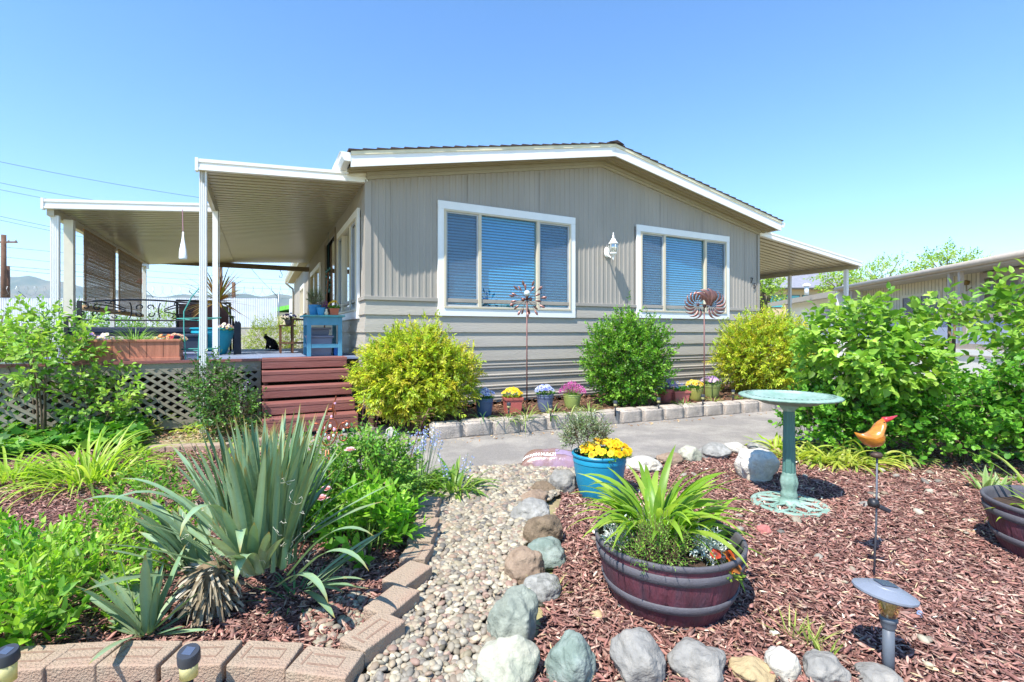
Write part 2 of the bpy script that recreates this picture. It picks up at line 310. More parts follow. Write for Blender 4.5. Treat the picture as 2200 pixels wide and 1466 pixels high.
def chips(name, poly, n, cols, lab, z0=.012, size=1.0, rej=None, Lr=(.012,.052)):
    q = scatter(poly, n, rej or near(2.2, 1.3)); far = np.clip(q[:,1]/2.5, 1, 2.2)
    L = rng.uniform(Lr[0], Lr[1], n)*size*far**.35; w = L*rng.uniform(.10,.30,n); h = w*rng.uniform(.15,.5,n); a = rng.random(n)*6.28; til = rng.normal(0,.28,n); rol = rng.normal(0,.5,n)
    # a splintery chip: 4 stations, 4-gon section
    xs = np.array([-.5,-.2,.25,.5]); wp = np.array([.25,1,.85,.2]); T = []; 
    for x, ww in zip(xs, wp):
        for sy, sz in ((-1,-.5),(1,-.6),(.8,.6),(-.9,.5)): T.append((x, sy*ww*.5, sz*ww))
    T = np.array(T); T = T[None] * np.stack([L, w, h], 1)[:,None,:]; T[:,:,1] += rng.normal(0,.08,(n,1))*w[:,None]*(T[:,:,0]/L[:,None])**2*20*.2
    T += rng.normal(0,.1,T.shape)*np.stack([w,w,h],1)[:,None,:]
    cr, sr = np.cos(rol)[:,None], np.sin(rol)[:,None]; y = T[:,:,1]*cr - T[:,:,2]*sr; z = T[:,:,1]*sr + T[:,:,2]*cr
    ct, s_ = np.cos(til)[:,None], np.sin(til)[:,None]; x = T[:,:,0]*ct - z*s_; z = T[:,:,0]*s_ + z*ct
    ca, sa = np.cos(a)[:,None], np.sin(a)[:,None]; V = np.stack([x*ca - y*sa + q[:,0:1], x*sa + y*ca + q[:,1:2], z + (z0 + rng.random(n)*.016)[:,None]], -1)
    F = [(0,3,2,1),(12,13,14,15)] + [(i*4+k, i*4+(k+1)%4, (i+1)*4+(k+1)%4, (i+1)*4+k) for i in range(3) for k in range(4)]
    F = (np.array(F)[None] + (np.arange(n)*16)[:,None,None]).reshape(-1,4); c = np.repeat(pick(cols, n, .22), 16, 0)
    o = npmesh(name, V.reshape(-1,3), F, M('chip', (0,0,0), .85, var=.25, vs=90, attr=True, spec=.15), None, c); return tag(o, lab, 'mulch', kind='stuff')
MC = ('#a3766a','#8a6258','#745148','#b08b7d','#986f63','#644744','#9a7b71','#b89c8a','#8c635b')
chips('bark_mulch', MULR, 70000, MC, 'reddish brown bark mulch spread over the right garden bed')
chips('bark_mulch', MULL, 40000, MC, 'reddish brown bark mulch under the yucca and the lilies')
chips('wood_debris', MULR, 2600, ('#c9b592','#c9b08a','#e6dcc8','#b89a78'), 'pale weathered splinters lying in the right mulch', .02, .75)
chips('bed_mulch', [p for p in BED], 3500, ('#8a6a52','#6f4d3c','#a0846a','#7a5040'), 'brown mulch in the raised bed below the front windows', .142, 1.1, rej=lambda q: np.ones(len(q), bool))
# pebbles
def ico(sub=2):
    t = (1+5**.5)/2; v = [(-1,t,0),(1,t,0),(-1,-t,0),(1,-t,0),(0,-1,t),(0,1,t),(0,-1,-t),(0,1,-t),(t,0,-1),(t,0,1),(-t,0,-1),(-t,0,1)]
    f = [(0,11,5),(0,5,1),(0,1,7),(0,7,10),(0,10,11),(1,5,9),(5,11,4),(11,10,2),(10,7,6),(7,1,8),(3,9,4),(3,4,2),(3,2,6),(3,6,8),(3,8,9),(4,9,5),(2,4,11),(6,2,10),(8,6,7),(9,8,1)]
    v = [Vector(a).normalized() for a in v]
    for _ in range(sub):
        cache = {}; nf = []
        def mid(a, b):
            k = (min(a,b), max(a,b))
            if k not in cache: v.append((v[a]+v[b]).normalized()); cache[k] = len(v)-1
            return cache[k]
        for a, b, c in f:
            x, y, z = mid(a,b), mid(b,c), mid(c,a); nf += [(a,x,z),(b,y,x),(c,z,y),(x,y,z)]
        f = nf
    return np.array([tuple(x) for x in v]), np.array(f)
IC1, IC4 = ico(1), ico(4)
def pebbles(name, poly, n, lab, rej, s=(.0085,.0185), z0=.012, layers=.02):
    T, F = IC1; q = scatter(poly, n, rej); r = rng.uniform(s[0], s[1], n)*np.clip(q[:,1]/2.2,.95,1.35); sc = np.stack([r*rng.uniform(1,1.5,n), r*rng.uniform(.8,1.1,n), r*rng.uniform(.45,.75,n)], 1)
    a = rng.random(n)*6.28; til = rng.normal(0,.35,n); V = T[None]*sc[:,None]*(1+rng.normal(0,.05,(n,len(T),1)))
    x = V[:,:,0]*np.cos(til)[:,None] - V[:,:,2]*np.sin(til)[:,None]; z = V[:,:,0]*np.sin(til)[:,None] + V[:,:,2]*np.cos(til)[:,None]; y = V[:,:,1]
    X = x*np.cos(a)[:,None] - y*np.sin(a)[:,None] + q[:,0:1]; Y = x*np.sin(a)[:,None] + y*np.cos(a)[:,None] + q[:,1:2]; Z = z + (z0 + rng.random(n)*layers)[:,None]
    c = np.repeat(pick(('#9c9585','#8c8576','#ada48f','#7b766e','#998772','#937a6c','#b3a990','#6e6a63','#918871','#a09683','#84796a'), n, .14), len(T), 0)
    o = npmesh(name, np.stack([X,Y,Z], -1).reshape(-1,3), (F[None]+(np.arange(n)*len(T))[:,None,None]).reshape(-1,3), M('pebble', (0,0,0), .6, var=.14, vs=70, attr=True, spec=.3), None, c, smooth=True)
    return tag(o, lab, 'pebbles', kind='stuff')
pebbles('river_pebbles', PEB, 9500, 'smooth grey and pink river pebbles filling the dry stream path', near(3, .6))
pebbles('river_pebbles', [gp(640,1330), gp(740,1290), gp(800,1275), gp(830,1300), gp(780,1400), gp(690,1400)], 170, 'few river pebbles spilled behind the brick corner', vis, layers=.008)
chips('fallen_leaves', [hw(-.9,-.9), hw(.3,-1.62), hw(2.1,-1.72), hw(5.4,-2.0), hw(5.4,-1.9), hw(2.1,-1.60), gp(930,949), hw(-.6,-.6)], 260, ('#b98a5a','#d8b98a','#8f6a4a'), 'dry leaf bits blown along the foot of the block wall', .006, .8, rej=lambda q: np.ones(len(q), bool))
chips('fallen_leaves', ASPH[:14], 170, ('#b98a5a','#8a8a5a','#d0b48a'), 'scattered dry leaf bits on the driveway', .006, .6, rej=lambda q: np.ones(len(q), bool))
pebbles('stray_pebbles', MULR, 90, 'stray pebbles scattered over the right mulch', near(3,.5), s=(.012,.022), z0=.022, layers=.006)
# ---------------------------------------------------------------- hills and distance
def hills():
    V, n = [], 220; F = []
    for i in range(n+1):
        x = -5200 + 7600*i/n; f = noise.noise(Vector((x*.0011, 3.1, 0)))*.5 + noise.noise(Vector((x*.004, 9, 0)))*.22 + noise.noise(Vector((x*.03, 2, 0)))*.035
        ridge = 215 + 90*f + 110*math.exp(-((x+3300)/1100)**2) - 150*min(1,max(0,(x+1500)/900))
        for j, (yy, h) in enumerate(((2300, 2), (2600, .35), (2850, .62), (3100, 1), (3500, .4))):
            V.append((x, yy, 2 if h == 2 else ridge*h*(1 + .15*noise.noise(Vector((x*.006, j*3, 0))))))
    for i in range(n):
        for j in range(4): a = i*5+j; F.append((a, a+5, a+6, a+1))
    o = MB().add(V, F).build('hills', M('hill_forest', '#3d5642', .95, var=.4, vs=.006, dark='#a08a70', darkamt=.4, ds=.004), smooth=True); o['kind'] = 'structure'
hills()
def pole(loc, h, r, lab, arms=True):
    o = thing('utility_pole', loc, lab, 'utility pole', group='wooden utility poles beyond the fence'); MB().tube([(0,0,0),(0,0,h)], [r, r*.8], 10).build('pole_shaft', M('pole_wood', '#6b5040', .9, var=.3, vs=4, bump=.5), o, smooth=True)
    if arms:
        MB().beam((-1.1,0,h-.6),(1.1,0,h-.6),.1,.12).build('crossarm', MATS['pole_wood'], o)
        for x in (-1,-.4,.4,1): MB().lathe([(.001,h-.54),(.05,h-.54),(.06,h-.46),(.03,h-.4),(.001,h-.36)], 8, (x,0)).build('insulator', M('porcelain','#8a9094',.4), o)
    return o
pole(at(8,40,1.3), zat(505,40)-1.3, .2, 'dark wooden utility pole with crossarm at the far left', True)
pole(at(14,40.5,1.3), zat(570,40)-1.3, .26, 'short thick dark utility pole at the far left', False)
pole(at(473,36,1.3), 9, .17, 'light brown utility pole seen behind the spiky cordyline', True)
pole(at(502,70,1.3), zat(607,70)-1.3, .3, 'thin distant utility pole right of the cordyline', False)
wm = M('cable', '#4a5560', .6, var=0)
for i, (x0,y0,x1,y1,t0,t1,sag) in enumerate([(-60,335,430,425,34,40,.4),(-60,380,240,436,38,44,.3),(-60,395,250,452,40,46,.3),(-60,452,430,545,40,55,.5),(-60,524,640,575,42,60,.8),(0,571,640,611,40,70,.6),(0,578,640,622,40,72,.9),(-60,545,640,604,46,64,.7),(534,570,585,625,34,60,.3),(-60,460,430,552,41,56,.6)]):
    a = Vector(at(x0,t0,zat(y0,t0))); b = Vector(at(x1,t1,zat(y1,t1)))
    pts = [a.lerp(b,k/12) - Vector((0,0,sag*4*(k/12)*(1-k/12)*.4)) for k in range(13)]
    o = MB().tube(pts, .016, 5).build('power_cable', wm)
    tag(o, ['thin power cable highest in the left sky','power cable second from the top left of the big awning','power cable just under the second one at the left','telephone cable pair upper strand by the awning post','cable crossing behind the bamboo blinds with a small knot','lower thick cable leaving the short dark pole','lowest cable leaving the short dark pole','faint cable between the blinds and the hills','slanted guy cable seen under the awning','telephone cable pair lower strand by the awning post'][i], 'power cable', 'power cables over the left background')
# ---------------------------------------------------------------- the home
TAN = M('siding_paint', '#a19a90', .55, var=.07, vs=3, dark='#948e82', darkamt=.5, ds=1.1, bump=.25, bs=120, stretch=(1,1,.25), spec=.3)
TRIMT = M('trim_paint', '#a59e8c', .55, var=.06, spec=.3)
SOFF = M('soffit_paint', '#a3977c', .6, var=.06)
WHITE = M('white_paint', '#e9e9e6', .45, var=.04, vs=6, bump=.15, bs=90)
BEIGE = M('window_frame', '#c9bea6', .45, var=.04)
SHING = M('shingle', '#4a3f3c', .95, var=.4, vs=20, bump=.8)
GLASS = glass_mat('window_glass', (.50,.76,.86), .08); GLASSD = glass_mat('side_glass', (.3,.38,.42), .35)  # front pane tint carries the blue of the reflected sky as colour
SCREEN = M('insect_screen', '#6c7f92', .7, var=.05, alpha=.42); BLIND = M('blind_slat', '#e6f2fa', .5, var=.02)  # slats bluish white, part of the sky's blue put into their colour
H = thing('mobile_home', (*P0, 0), 'greige single storey mobile home with two white trimmed front windows under a low gable', 'house', A)
UW = 7.445; VL = 14.7
zr = lambda u: 3.015 + (3.80-3.015)*(1 - abs(u-3.62)/3.9)          # fascia bottom line
def wall_top(u): return min(zr(u) - .02, 3.78)
WINS = [(.915, 3.105, 1.33, 2.86), (4.325, 6.56, 1.345, 2.885)]
def ribbed(name, axis, lim, z0, topf, wins, per=.088, amp=.007):
    mb = MB(); us = []; u = lim[0]
    while u < lim[1]-.001:
        for d, o in ((0,0),(.30,0),(.38,1),(.62,1),(.70,0)): us.append((u+d*per, o))
        u += per
    us.append((lim[1], 0)); us = [x for x in us if x[0] <= lim[1]]
    def P(u, o, z): return (u, -.0-o*amp, z) if axis == 'u' else (-.0-o*amp, u, z)
    for (a, oa), (b, ob) in zip(us, us[1:]):
        m = (a+b)/2; w = [k for k in wins if k[0] < m < k[1]]; segs = [(z0, None)] if not w else [(z0, w[0][2]+.03), (w[0][3]-.03, None)]
        for s0, s1 in segs:
            if s1 is not None and s1 <= s0: continue
            za, zb = (s1, s1) if s1 is not None else (topf(a), topf(b)); mb.add([P(a,oa,s0), P(b,ob,s0), P(b,ob,zb), P(a,oa,za)], [(0,1,2,3)])
    return mb.build(name, TAN, H)
ribbed('front_siding', 'u', (0, UW), 1.53, lambda u: wall_top(u), [(a,b,c,d) for a,b,c,d in WINS])
for u in [.07,.42,1.34,2.48,3.66,4.87,5.88,7.02]:                    # panel seams
    pass
seam = MB()
for u in (.30,3.66,7.02): seam.box(u-.0015,u+.0015,-.0085,-.006,1.57,wall_top(u)-.08)
for u in (1.34,2.48,4.87,5.88): seam.box(u-.0015,u+.0015,-.0085,-.006,2.9,wall_top(u)-.08)
seam.build('panel_seam', M('seam_dark', '#77726a', .8), H)
SW = [(.38, 2.3, 1.29, 2.74), (5.0, 7.2, 1.45, 2.62), (9.4, 10.9, 1.5, 2.55)]
ribbed('side_siding', 'v', (.0, VL), 1.53, lambda v: 3.02, SW + [(2.75, 4.3, 1.4, 2.86)])
lap = MB()
def laps(z0, z1, holes=()):
    pass
for (z1, z0) in ((1.527,1.335),(1.340,1.113),(1.118,.912),(.917,.717)):
    for (a, b) in ([(0,.92),(3.10,4.32),(6.56,UW)] if z1 > 1.5 else [(0,UW)]):
        lap.add([(a,-.008,z1),(b,-.008,z1),(b,-.03,z0),(a,-.03,z0),(a,0,z0),(b,0,z0)], [(0,3,2,1),(3,4,5,2)])
    lap.add([(-.008,0,z1),(-.008,VL,z1),(-.03,VL,z0),(-.03,-.03,z0),(0,VL,z0),(0,0,z0),(-.008,-.008,z1),(-.03,-.03,z0)], [(6,1,2,7),(7,2,4,5)])
    lap.add([(-.008,-.008,z1),(0,-.008,z1),(0,-.03,z0),(-.03,-.03,z0)], [(0,3,2,1)])
lap.build('lap_siding', M('lap_paint', '#aea79b', .55, var=.07, vs=4, dark='#a1998b', darkamt=.6, ds=1.4, bump=.45, bs=70, stretch=(.2,.2,3)), H)
cb = MB(); cb.box(-.035,.10,-.034,-.031,.72,1.50); cb.box(.098,.102,-.037,-.031,.72,1.52)
skirt = MB(); prof = []; z = .72
while z > .0:
    prof += [(z,-.012),(z-.045,-.012),(z-.053,-.028),(z-.066,-.028),(z-.074,-.012),(z-.084,-.012),(z-.092,-.028),(z-.105,-.028),(z-.113,-.012)]; z -= .150
for (za,oa),(zb,ob) in zip(prof, prof[1:]):
    skirt.add([(oa,oa,za),(UW,oa,za),(UW,ob,zb),(ob,ob,zb)], [(0,3,2,1)]); skirt.add([(oa,oa,za),(oa,VL,za),(ob,VL,zb),(ob,ob,zb)], [(0,1,2,3)])
skirt.build('skirting', M('skirt_paint', '#aaa398', .5, var=.06, vs=2), H)
MB().box(-.035,UW,-.038,-.0125,1.515,1.565).box(-.035,-.0125,-.0125,VL,1.515,1.565).build('drip_rail', TAN, H, bevel=.004)
MB().box(-.018,.0,-.018,.05,1.565,3.0).box(0,.055,-.018,-.0105,1.565,2.98).box(UW-.055,UW+.01,-.018,-.0105,1.565,3.0).build('corner_trim', TAN, H)
MB().box(UW,UW+.01,-.01,VL,0,3.0).box(-.0,UW,VL,VL+.02,0,3.0).build('rear_wall', TAN, H)
MB().poly_ex([(0,VL+.02,3.0),(UW,VL+.02,3.0),(3.62,VL+.02,3.75)], (0,-.02,0)).build('rear_gable', TAN, H)
# gable top trim + soffit + fascia + roof
OV = -.36; PK = 3.62; ZP, ZL, ZRr = 3.80, 3.03, 3.045; UL, UR = -.24, 7.60
def zf(u): return ZL + (ZP-ZL)*(u-UL)/(PK-UL) if u < PK else ZRr + (ZP-ZRr)*(UR-u)/(UR-PK)
for nm, (a, b) in (('soffit',(UL,PK)),('soffit',(PK,UR))):
    mb = MB(); n = 7
    for i in range(n):
        v0 = OV+.02 + (-OV-.02)*i/n; v1 = OV+.02 + (-OV-.02)*(i+1)/n; dz = .012*(i%2)
        mb.add([(a,v0,zf(a)+.005+dz),(b,v0,zf(b)+.005+dz),(b,v1,zf(b)+.005+dz),(a,v1,zf(a)+.005+dz)], [(0,3,2,1)]); mb.add([(a,v1,zf(a)+.005),(b,v1,zf(b)+.005),(b,v1,zf(b)+.017),(a,v1,zf(a)+.017)], [(0,1,2,3)])
    mb.build(nm, SOFF, H)
for a, b in ((0,PK),(PK,UW)):
    MB().poly_ex([(a,-.03,zf(a)-.075),(b,-.03,zf(b)-.075),(b,-.03,zf(b)+.004),(a,-.03,zf(a)+.004)], (0,.028,0)).build('gable_trim', TRIMT, H)
    MB().poly_ex([(a,-.055,zf(a)-.035),(b,-.055,zf(b)-.035),(b,-.055,zf(b)+.004),(a,-.055,zf(a)+.004)], (0,.024,0)).build('gable_trim', TRIMT, H)
for a, b in ((UL,PK-.001),(PK+.001,UR)):
    MB().poly_ex([(a,OV,zf(a)-.012),(b,OV,zf(b)-.012),(b,OV,zf(b)+.155),(a,OV,zf(a)+.155)], (0,.022,0)).build('rake_fascia', WHITE, H)
    MB().poly_ex([(a,OV-.012,zf(a)+.125),(b,OV-.012,zf(b)+.125),(b,OV-.012,zf(b)+.168),(a,OV-.012,zf(a)+.168)], (0,.011,0)).build('rake_fascia', M('fascia_cream','#dcd3b4',.5), H)
MB().poly_ex([(UL,OV+.3,ZL+.0),(UL,VL+.3,ZL),(UL,VL+.3,ZL+.15),(UL,OV+.3,ZL+.15)], (.02,0,0)).build('eave_fascia', WHITE, H)
MB().add([(UL+.02,.0,ZL+.004),(0,.0,ZL+.004),(0,VL+.3,ZL+.004),(UL+.02,VL+.3,ZL+.004)], [(0,1,2,3)]).build('eave_soffit', SOFF, H)
MB().add([(UR,.0,ZRr+.004),(UW,.0,ZRr+.004),(UW,VL+.3,ZRr+.004),(UR,VL+.3,ZRr+.004)], [(0,3,2,1)]).build('eave_soffit', SOFF, H)
MB().poly_ex([(UR-.02,OV+.022,ZRr),(UR-.02,VL+.3,ZRr),(UR-.02,VL+.3,ZRr+.15),(UR-.02,OV+.022,ZRr+.15)], (.02,0,0)).build('eave_fascia', WHITE, H)
for sgn, (ua, ub) in ((-1,(UL-.03,PK)),(1,(PK,UR+.03))):
    mb = MB(); n = 24; a0, b0 = (ua, ub)
    for i in range(n):
        p, q = a0+(b0-a0)*i/n, a0+(b0-a0)*(i+1)/n; lo_, hi_ = (p, q) if sgn < 0 else (q, p)   # low edge sits proud (courses)
        f = OV-.022+random.uniform(-.005,.004); zl, zh = zf(lo_)+.172, zf(hi_)+.172; t = .022+random.uniform(0,.006)
        mb.add([(lo_,f,zl),(hi_,f,zh),(hi_,VL+.4,zh),(lo_,VL+.4,zl),(lo_,f,zl+t),(hi_,f,zh+.006),(hi_,VL+.4,zh+.006),(lo_,VL+.4,zl+t)], [(0,3,2,1),(4,5,6,7),(0,1,5,4),(1,2,6,5),(2,3,7,6),(3,0,4,7)])
    mb.build('roof', SHING, H)
MB().add([(PK-.14,OV-.04,zf(PK-.14)+.2),(PK,OV-.045,ZP+.215),(PK+.14,OV-.04,zf(PK+.14)+.2),(PK-.14,VL,zf(PK-.14)+.2),(PK,VL,ZP+.215),(PK+.14,VL,zf(PK+.14)+.2)], [(0,1,4,3),(1,2,5,4),(0,2,1)]).build('ridge_cap', SHING, H)
def gutter(u0, s, v0, v1, z, nm='gutter', par=H):
    mb = MB(); pr = [(0,.0),(0,-.10),(.07,-.10),(.10,-.055),(.105,-.01),(.118,-.0),(.112,-.0),(.095,-.012),(.088,-.055),(.065,-.09),(.008,-.09),(.008,0)]
    n = len(pr); mb.add([(u0+s*x, v0, z+y) for x,y in pr]+[(u0+s*x, v1, z+y) for x,y in pr], [(i,(i+1)%n,n+(i+1)%n,n+i) for i in range(n)]+[tuple(range(n)),tuple(range(n,2*n))])
    mb.add([(u0+s*x, v0-.004, z+y) for x,y in pr[:5]+[(.1,0)]]+[(u0+s*x, v0, z+y) for x,y in pr[:5]+[(.1,0)]], [(0,1,2,3,4,5),(6,7,8,9,10,11)]); return mb.build(nm, WHITE, par)
gutter(UL-.002, -1, OV+.0, VL+.3, ZL+.15); gutter(UR+.002, 1, OV+.0, VL+.3, ZRr+.15)
MB().tube([(-.32,VL-.2,3.06),(-.30,VL-.2,2.98),(-.06,VL-.2,2.78),(-.05,VL-.2,2.6),(-.05,VL-.2,.1)], .035, 8).build('downspout', M('downspout', '#8f8878', .5), H, smooth=True)
# windows
def window(u0, u1, z0, z1, splits, side=False, tr=.105, opener=(0,2), blinds=True):
    w = thing('window', (0,0,0), None, None); w.parent = H
    for k in ('label','category'):
        if k in w: del w[k]
    if side: w.rotation_euler = (0,0,-math.pi/2); w.location = (0, 0, 0); a0, a1 = -u1, -u0
    else: a0, a1 = u0, u1
    F = -.045
    MB().box(a0,a1,F,-.008,z1-tr,z1).build('trim', WHITE, w, bevel=.004); MB().box(a0,a1,F,-.008,z0,z0+tr).build('trim', WHITE, w, bevel=.004)
    MB().box(a0,a0+tr*.8,F+.002,-.008,z0+tr,z1-tr).build('trim', WHITE, w, bevel=.004); MB().box(a1-tr*.8,a1,F+.002,-.008,z0+tr,z1-tr).build('trim', WHITE, w, bevel=.004)
    i0, i1, j0, j1 = a0+tr*.8, a1-tr*.8, z0+tr, z1-tr; fr = MB(); fw = .028
    fr.box(i0,i1,F-.008,.03,j1-fw,j1).box(i0,i1,F-.012,.03,j0,j0+fw).box(i0,i0+fw,F-.008,.03,j0+fw,j1-fw).box(i1-fw,i1,F-.008,.03,j0+fw,j1-fw)
    xs = [i0+fw] + [i0+(i1-i0)*s for s in splits] + [i1-fw]
    for x in xs[1:-1]: fr.box(x-.022,x+.022,F-.008,.03,j0+fw,j1-fw)
    fr.build('frame', BEIGE, w, bevel=.003); n = len(xs)-1
    MB().box(i0,i1,.16,.17,j0,j1).box(i0,i0+.01,.03,.16,j0,j1).box(i1-.01,i1,.03,.16,j0,j1).box(i0,i1,.03,.16,j0-.01,j0).box(i0,i1,.03,.16,j1,j1+.01).build('reveal', M('reveal_sky_blue', '#3f6474', .9), w)  # blue backing: sky reflection painted in as colour behind the panes
    for k in range(n):
        x0 = xs[k] + (.022 if k else 0); x1 = xs[k+1] - (.022 if k < n-1 else 0)
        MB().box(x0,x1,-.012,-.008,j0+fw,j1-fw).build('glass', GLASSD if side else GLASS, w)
        if k in opener:
            sf = MB(); q = .02; sf.box(x0,x1,-.034,-.016,j1-fw-q,j1-fw).box(x0,x1,-.034,-.016,j0+fw,j0+fw+q).box(x0,x0+q,-.034,-.016,j0+fw+q,j1-fw-q).box(x1-q,x1,-.034,-.016,j0+fw+q,j1-fw-q)
            sf.build('sash', M('screen_frame', '#aeb4b8', .5), w)
            if not side: MB().add([(x0+q,-.026,j0+fw+q),(x1-q,-.026,j0+fw+q),(x1-q,-.026,j1-fw-q),(x0+q,-.026,j1-fw-q)], [(0,1,2,3)]).build('insect_screen', SCREEN, w)
        if blinds:
            bl = MB(); z = j0+.035; sp = .040
            while z < j1-.03:
                bl.add([(x0+.004,.018,z-.015),(x1-.004,.018,z-.015),(x1-.004,.034,z+.013),(x0+.004,.034,z+.013)], [(0,1,2,3)]); z += sp
            bl.build('blind', BLIND, w)
    return w
window(*WINS[0], (.255,.715)); window(*WINS[1], (.255,.735))
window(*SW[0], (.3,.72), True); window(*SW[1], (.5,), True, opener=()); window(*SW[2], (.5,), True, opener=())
# side door recess with brown curtains and frame
dr = thing('side_door', (0,0,0), None, None); dr.parent = H
for k in ('label','category'):
    if k in dr: del dr[k]
MB().box(-.02,.02,2.72,2.80,.8,2.9).box(-.02,.02,4.25,4.33,.8,2.9).box(-.02,.02,2.72,4.33,2.86,2.94).build('door_frame', M('door_trim','#8a7f6c',.6), dr)
mb = MB(); n = 30
for i in range(n):
    v0, v1 = 2.8+1.45*i/n, 2.8+1.45*(i+1)/n; o0, o1 = .10+.02*math.sin(i*1.4), .10+.02*math.sin((i+1)*1.4); mb.add([(o0,v0,.8),(o1,v1,.8),(o1,v1,2.86),(o0,v0,2.86)], [(0,1,2,3)])
mb.build('curtain', M('brown_curtain','#6a5848',.8), dr); MB().box(.03,.04,2.8,3.5,.85,2.85).build('glass', GLASSD, dr)
# wall lantern
L_ = thing('wall_lantern', hw(3.72,-.012,2.38), 'white coach lantern with curved glass fixed between the two front windows', 'wall lantern', A)
LW = M('lantern_white', '#f2f2ee', .4, var=.02)
MB().lathe([(.001,0),(.05,0),(.052,.012),(.04,.022),(.001,.026)], 20).build('back_plate', LW, L_, smooth=True).rotation_euler = (math.radians(90),0,0)
[o for o in L_.children][0].scale = (1,1.6,1)
MB().tube([(0,-.02,.0),(0,-.06,-.06),(0,-.12,-.1),(.0,-.165,-.085),(0,-.17,-.05)], .012, 8).sphere((0,-.165,-.115),.014).sphere((0,-.06,-.065),.018).build('arm', LW, L_, smooth=True)
MB().lathe([(.001,-.15),(.008,-.14),(.012,-.10),(.02,-.07),(.035,-.06),(.05,-.045),(.055,-.03),(.05,-.028),(.001,-.02)], 20, (0,-.17)).build('base_cup', LW, L_, smooth=True)
MB().lathe([(.046,-.03),(.062,.02),(.066,.07),(.06,.11)], 20, (0,-.17)).build('glass', glass_mat('lamp_glass', (.75,.8,.8), .25), L_, smooth=True)
rb = MB()
for k in range(6):
    a = k*math.pi/3+.3; rb.tube([(math.cos(a)*r, -.17+math.sin(a)*r, z) for r, z in ((.048,-.03),(.066,.02),(.070,.07),(.064,.112))], .004, 5)
rb.build('rib', LW, L_, smooth=True); MB().tube([(0,-.17,-.02),(0,-.17,.05)], .012, 8).build('bulb', M('bulb_white','#f4f0e6',.3), L_, smooth=True)
MB().lathe([(.075,.108),(.078,.118),(.06,.135),(.042,.16),(.03,.19),(.014,.2),(.012,.215),(.02,.228),(.012,.24),(.006,.262),(.011,.272),(.001,.292)], 24, (0,-.17)).build('cap', LW, L_, smooth=True)
BLK = M('black_metal', '#26262a', .45, var=.1, spec=.5)
text_mesh('7', .15, .004, BLK, H, 'house_number', (7.215,-.022,2.10), (math.radians(90),0,0)); text_mesh('5', .15, .004, BLK, H, 'house_number', (7.295,-.022,2.00), (math.radians(90),0,0))
# ---------------------------------------------------------------- awnings
ALU = M('awning_white', '#ecebe6', .4, var=.04, vs=3); PAN = M('awning_panel', '#b2a88e', .28, var=.06, vs=2, spec=.6)
def awning(name, label, ua, ub, za, zb, v0, v1, posts, rib=.10, group=None):
    r = thing(name, (*P0, 0), label, 'awning', A, group=group); z = lambda u: za + (zb-za)*(u-ua)/(ub-ua)
    mb = MB(); v = v0+.05
    while v < v1-.02:                     # pan ribs run across (along u)
        for a, b, da, db in ((0,.64,0,0),(.64,.66,0,.07),(.66,.93,.07,.07),(.93,.95,.07,0),(.95,1,0,0)):
            mb.add([(ua,v+a*rib,z(ua)+da-.09),(ub,v+a*rib,z(ub)+da-.09),(ub,v+b*rib,z(ub)+db-.09),(ua,v+b*rib,z(ua)+db-.09)], [(0,3,2,1)])
        v += rib
    mb.build('pan_roof', PAN, r)
    MB().add([(ua,v0+.02,z(ua)-.01),(ub,v0+.02,z(ub)-.01),(ub,v1,z(ub)-.01),(ua,v1,z(ua)-.01)], [(0,1,2,3)]).build('top_sheet', ALU, r)
    fs = MB()                             # stepped front fascia
    for a, b, o in ((0,-.035,-.012),(-.035,-.06,.004),(-.06,-.095,-.006),(-.095,-.12,-.012)):
        fs.poly_ex([(ua,v0+o,z(ua)+b),(ub,v0+o,z(ub)+b),(ub,v0+o,z(ub)+a),(ua,v0+o,z(ua)+a)], (0,.05-o,0))
    fs.build('front_fascia', ALU, r)
    return r, z
def fluted(mb, x, y, z0, z1, w=.075, d=.06):
    pr = []; n = 4
    for i in range(n):
        a = -w/2+w*i/n; pr += [(a,-d/2),(a+w/n*.55,-d/2),(a+w/n*.6,-d/2+.008),(a+w/n*.95,-d/2+.008)]
    pr += [(w/2,-d/2),(w/2,d/2),(-w/2,d/2)]; mb.prism([(x+a, y+b) for a,b in pr], z0, z1)
aw1, z1f = awning('porch_awning', 'narrow raised white awning over the steps joined to the home corner', -1.76, .018, 2.976, 3.09, 0, 8.0, [], .13)
MB().box(-1.785,-1.758,-.015,.06,2.845,2.985).build('end_cap', ALU, aw1); MB().beam((-1.72,.03,2.80),(-1.72,2.0,2.80),.05,.13).build('side_beam', PAN, aw1)
mb = MB(); fluted(mb, -1.715, .06, .02, 2.86, .07, .06); mb.build('post', ALU, aw1)
MB().box(-1.735,-1.672,1.42,1.47,.8,2.74).build('post', ALU, aw1); MB().box(-1.66,-1.655,1.43,1.46,.8,2.74).build('post_edge', ALU, aw1)
aw2, z2f = awning('patio_awning', 'wide lower white awning over the deck furniture at the left', -3.60, -1.76, 2.80, 2.965, 2.0, 8.0, [], .13)
MB().box(-3.625,-3.598,1.985,2.06,2.67,2.81).build('end_cap', ALU, aw2); MB().beam((-3.55,2.05,2.66),(-3.55,8,2.66),.07,.11).build('side_beam', PAN, aw2)
for v, w in ((2.12,.085),(4.84,.06),(7.5,.07)):
    mb = MB(); fluted(mb, -3.52, v, 0 if v > 4 else .0, 2.62, w, .06); mb.build('post', ALU, aw2)
MB().box(-3.50,-3.40,2.33,2.43,0,2.62).build('post', M('post_cream','#dcd6c4',.6,var=.06), aw2)
MB().box(-3.55,0,7.96,8.02,2.74,2.86).build('back_fascia', M('fascia_brown','#7a6c58',.6), aw2)
aw3, z3f = awning('side_awning', 'white awning with ribbed underside off the far end of the home', 11.07, 7.46, 2.73, 3.12, .0, 9.0, [], .16)
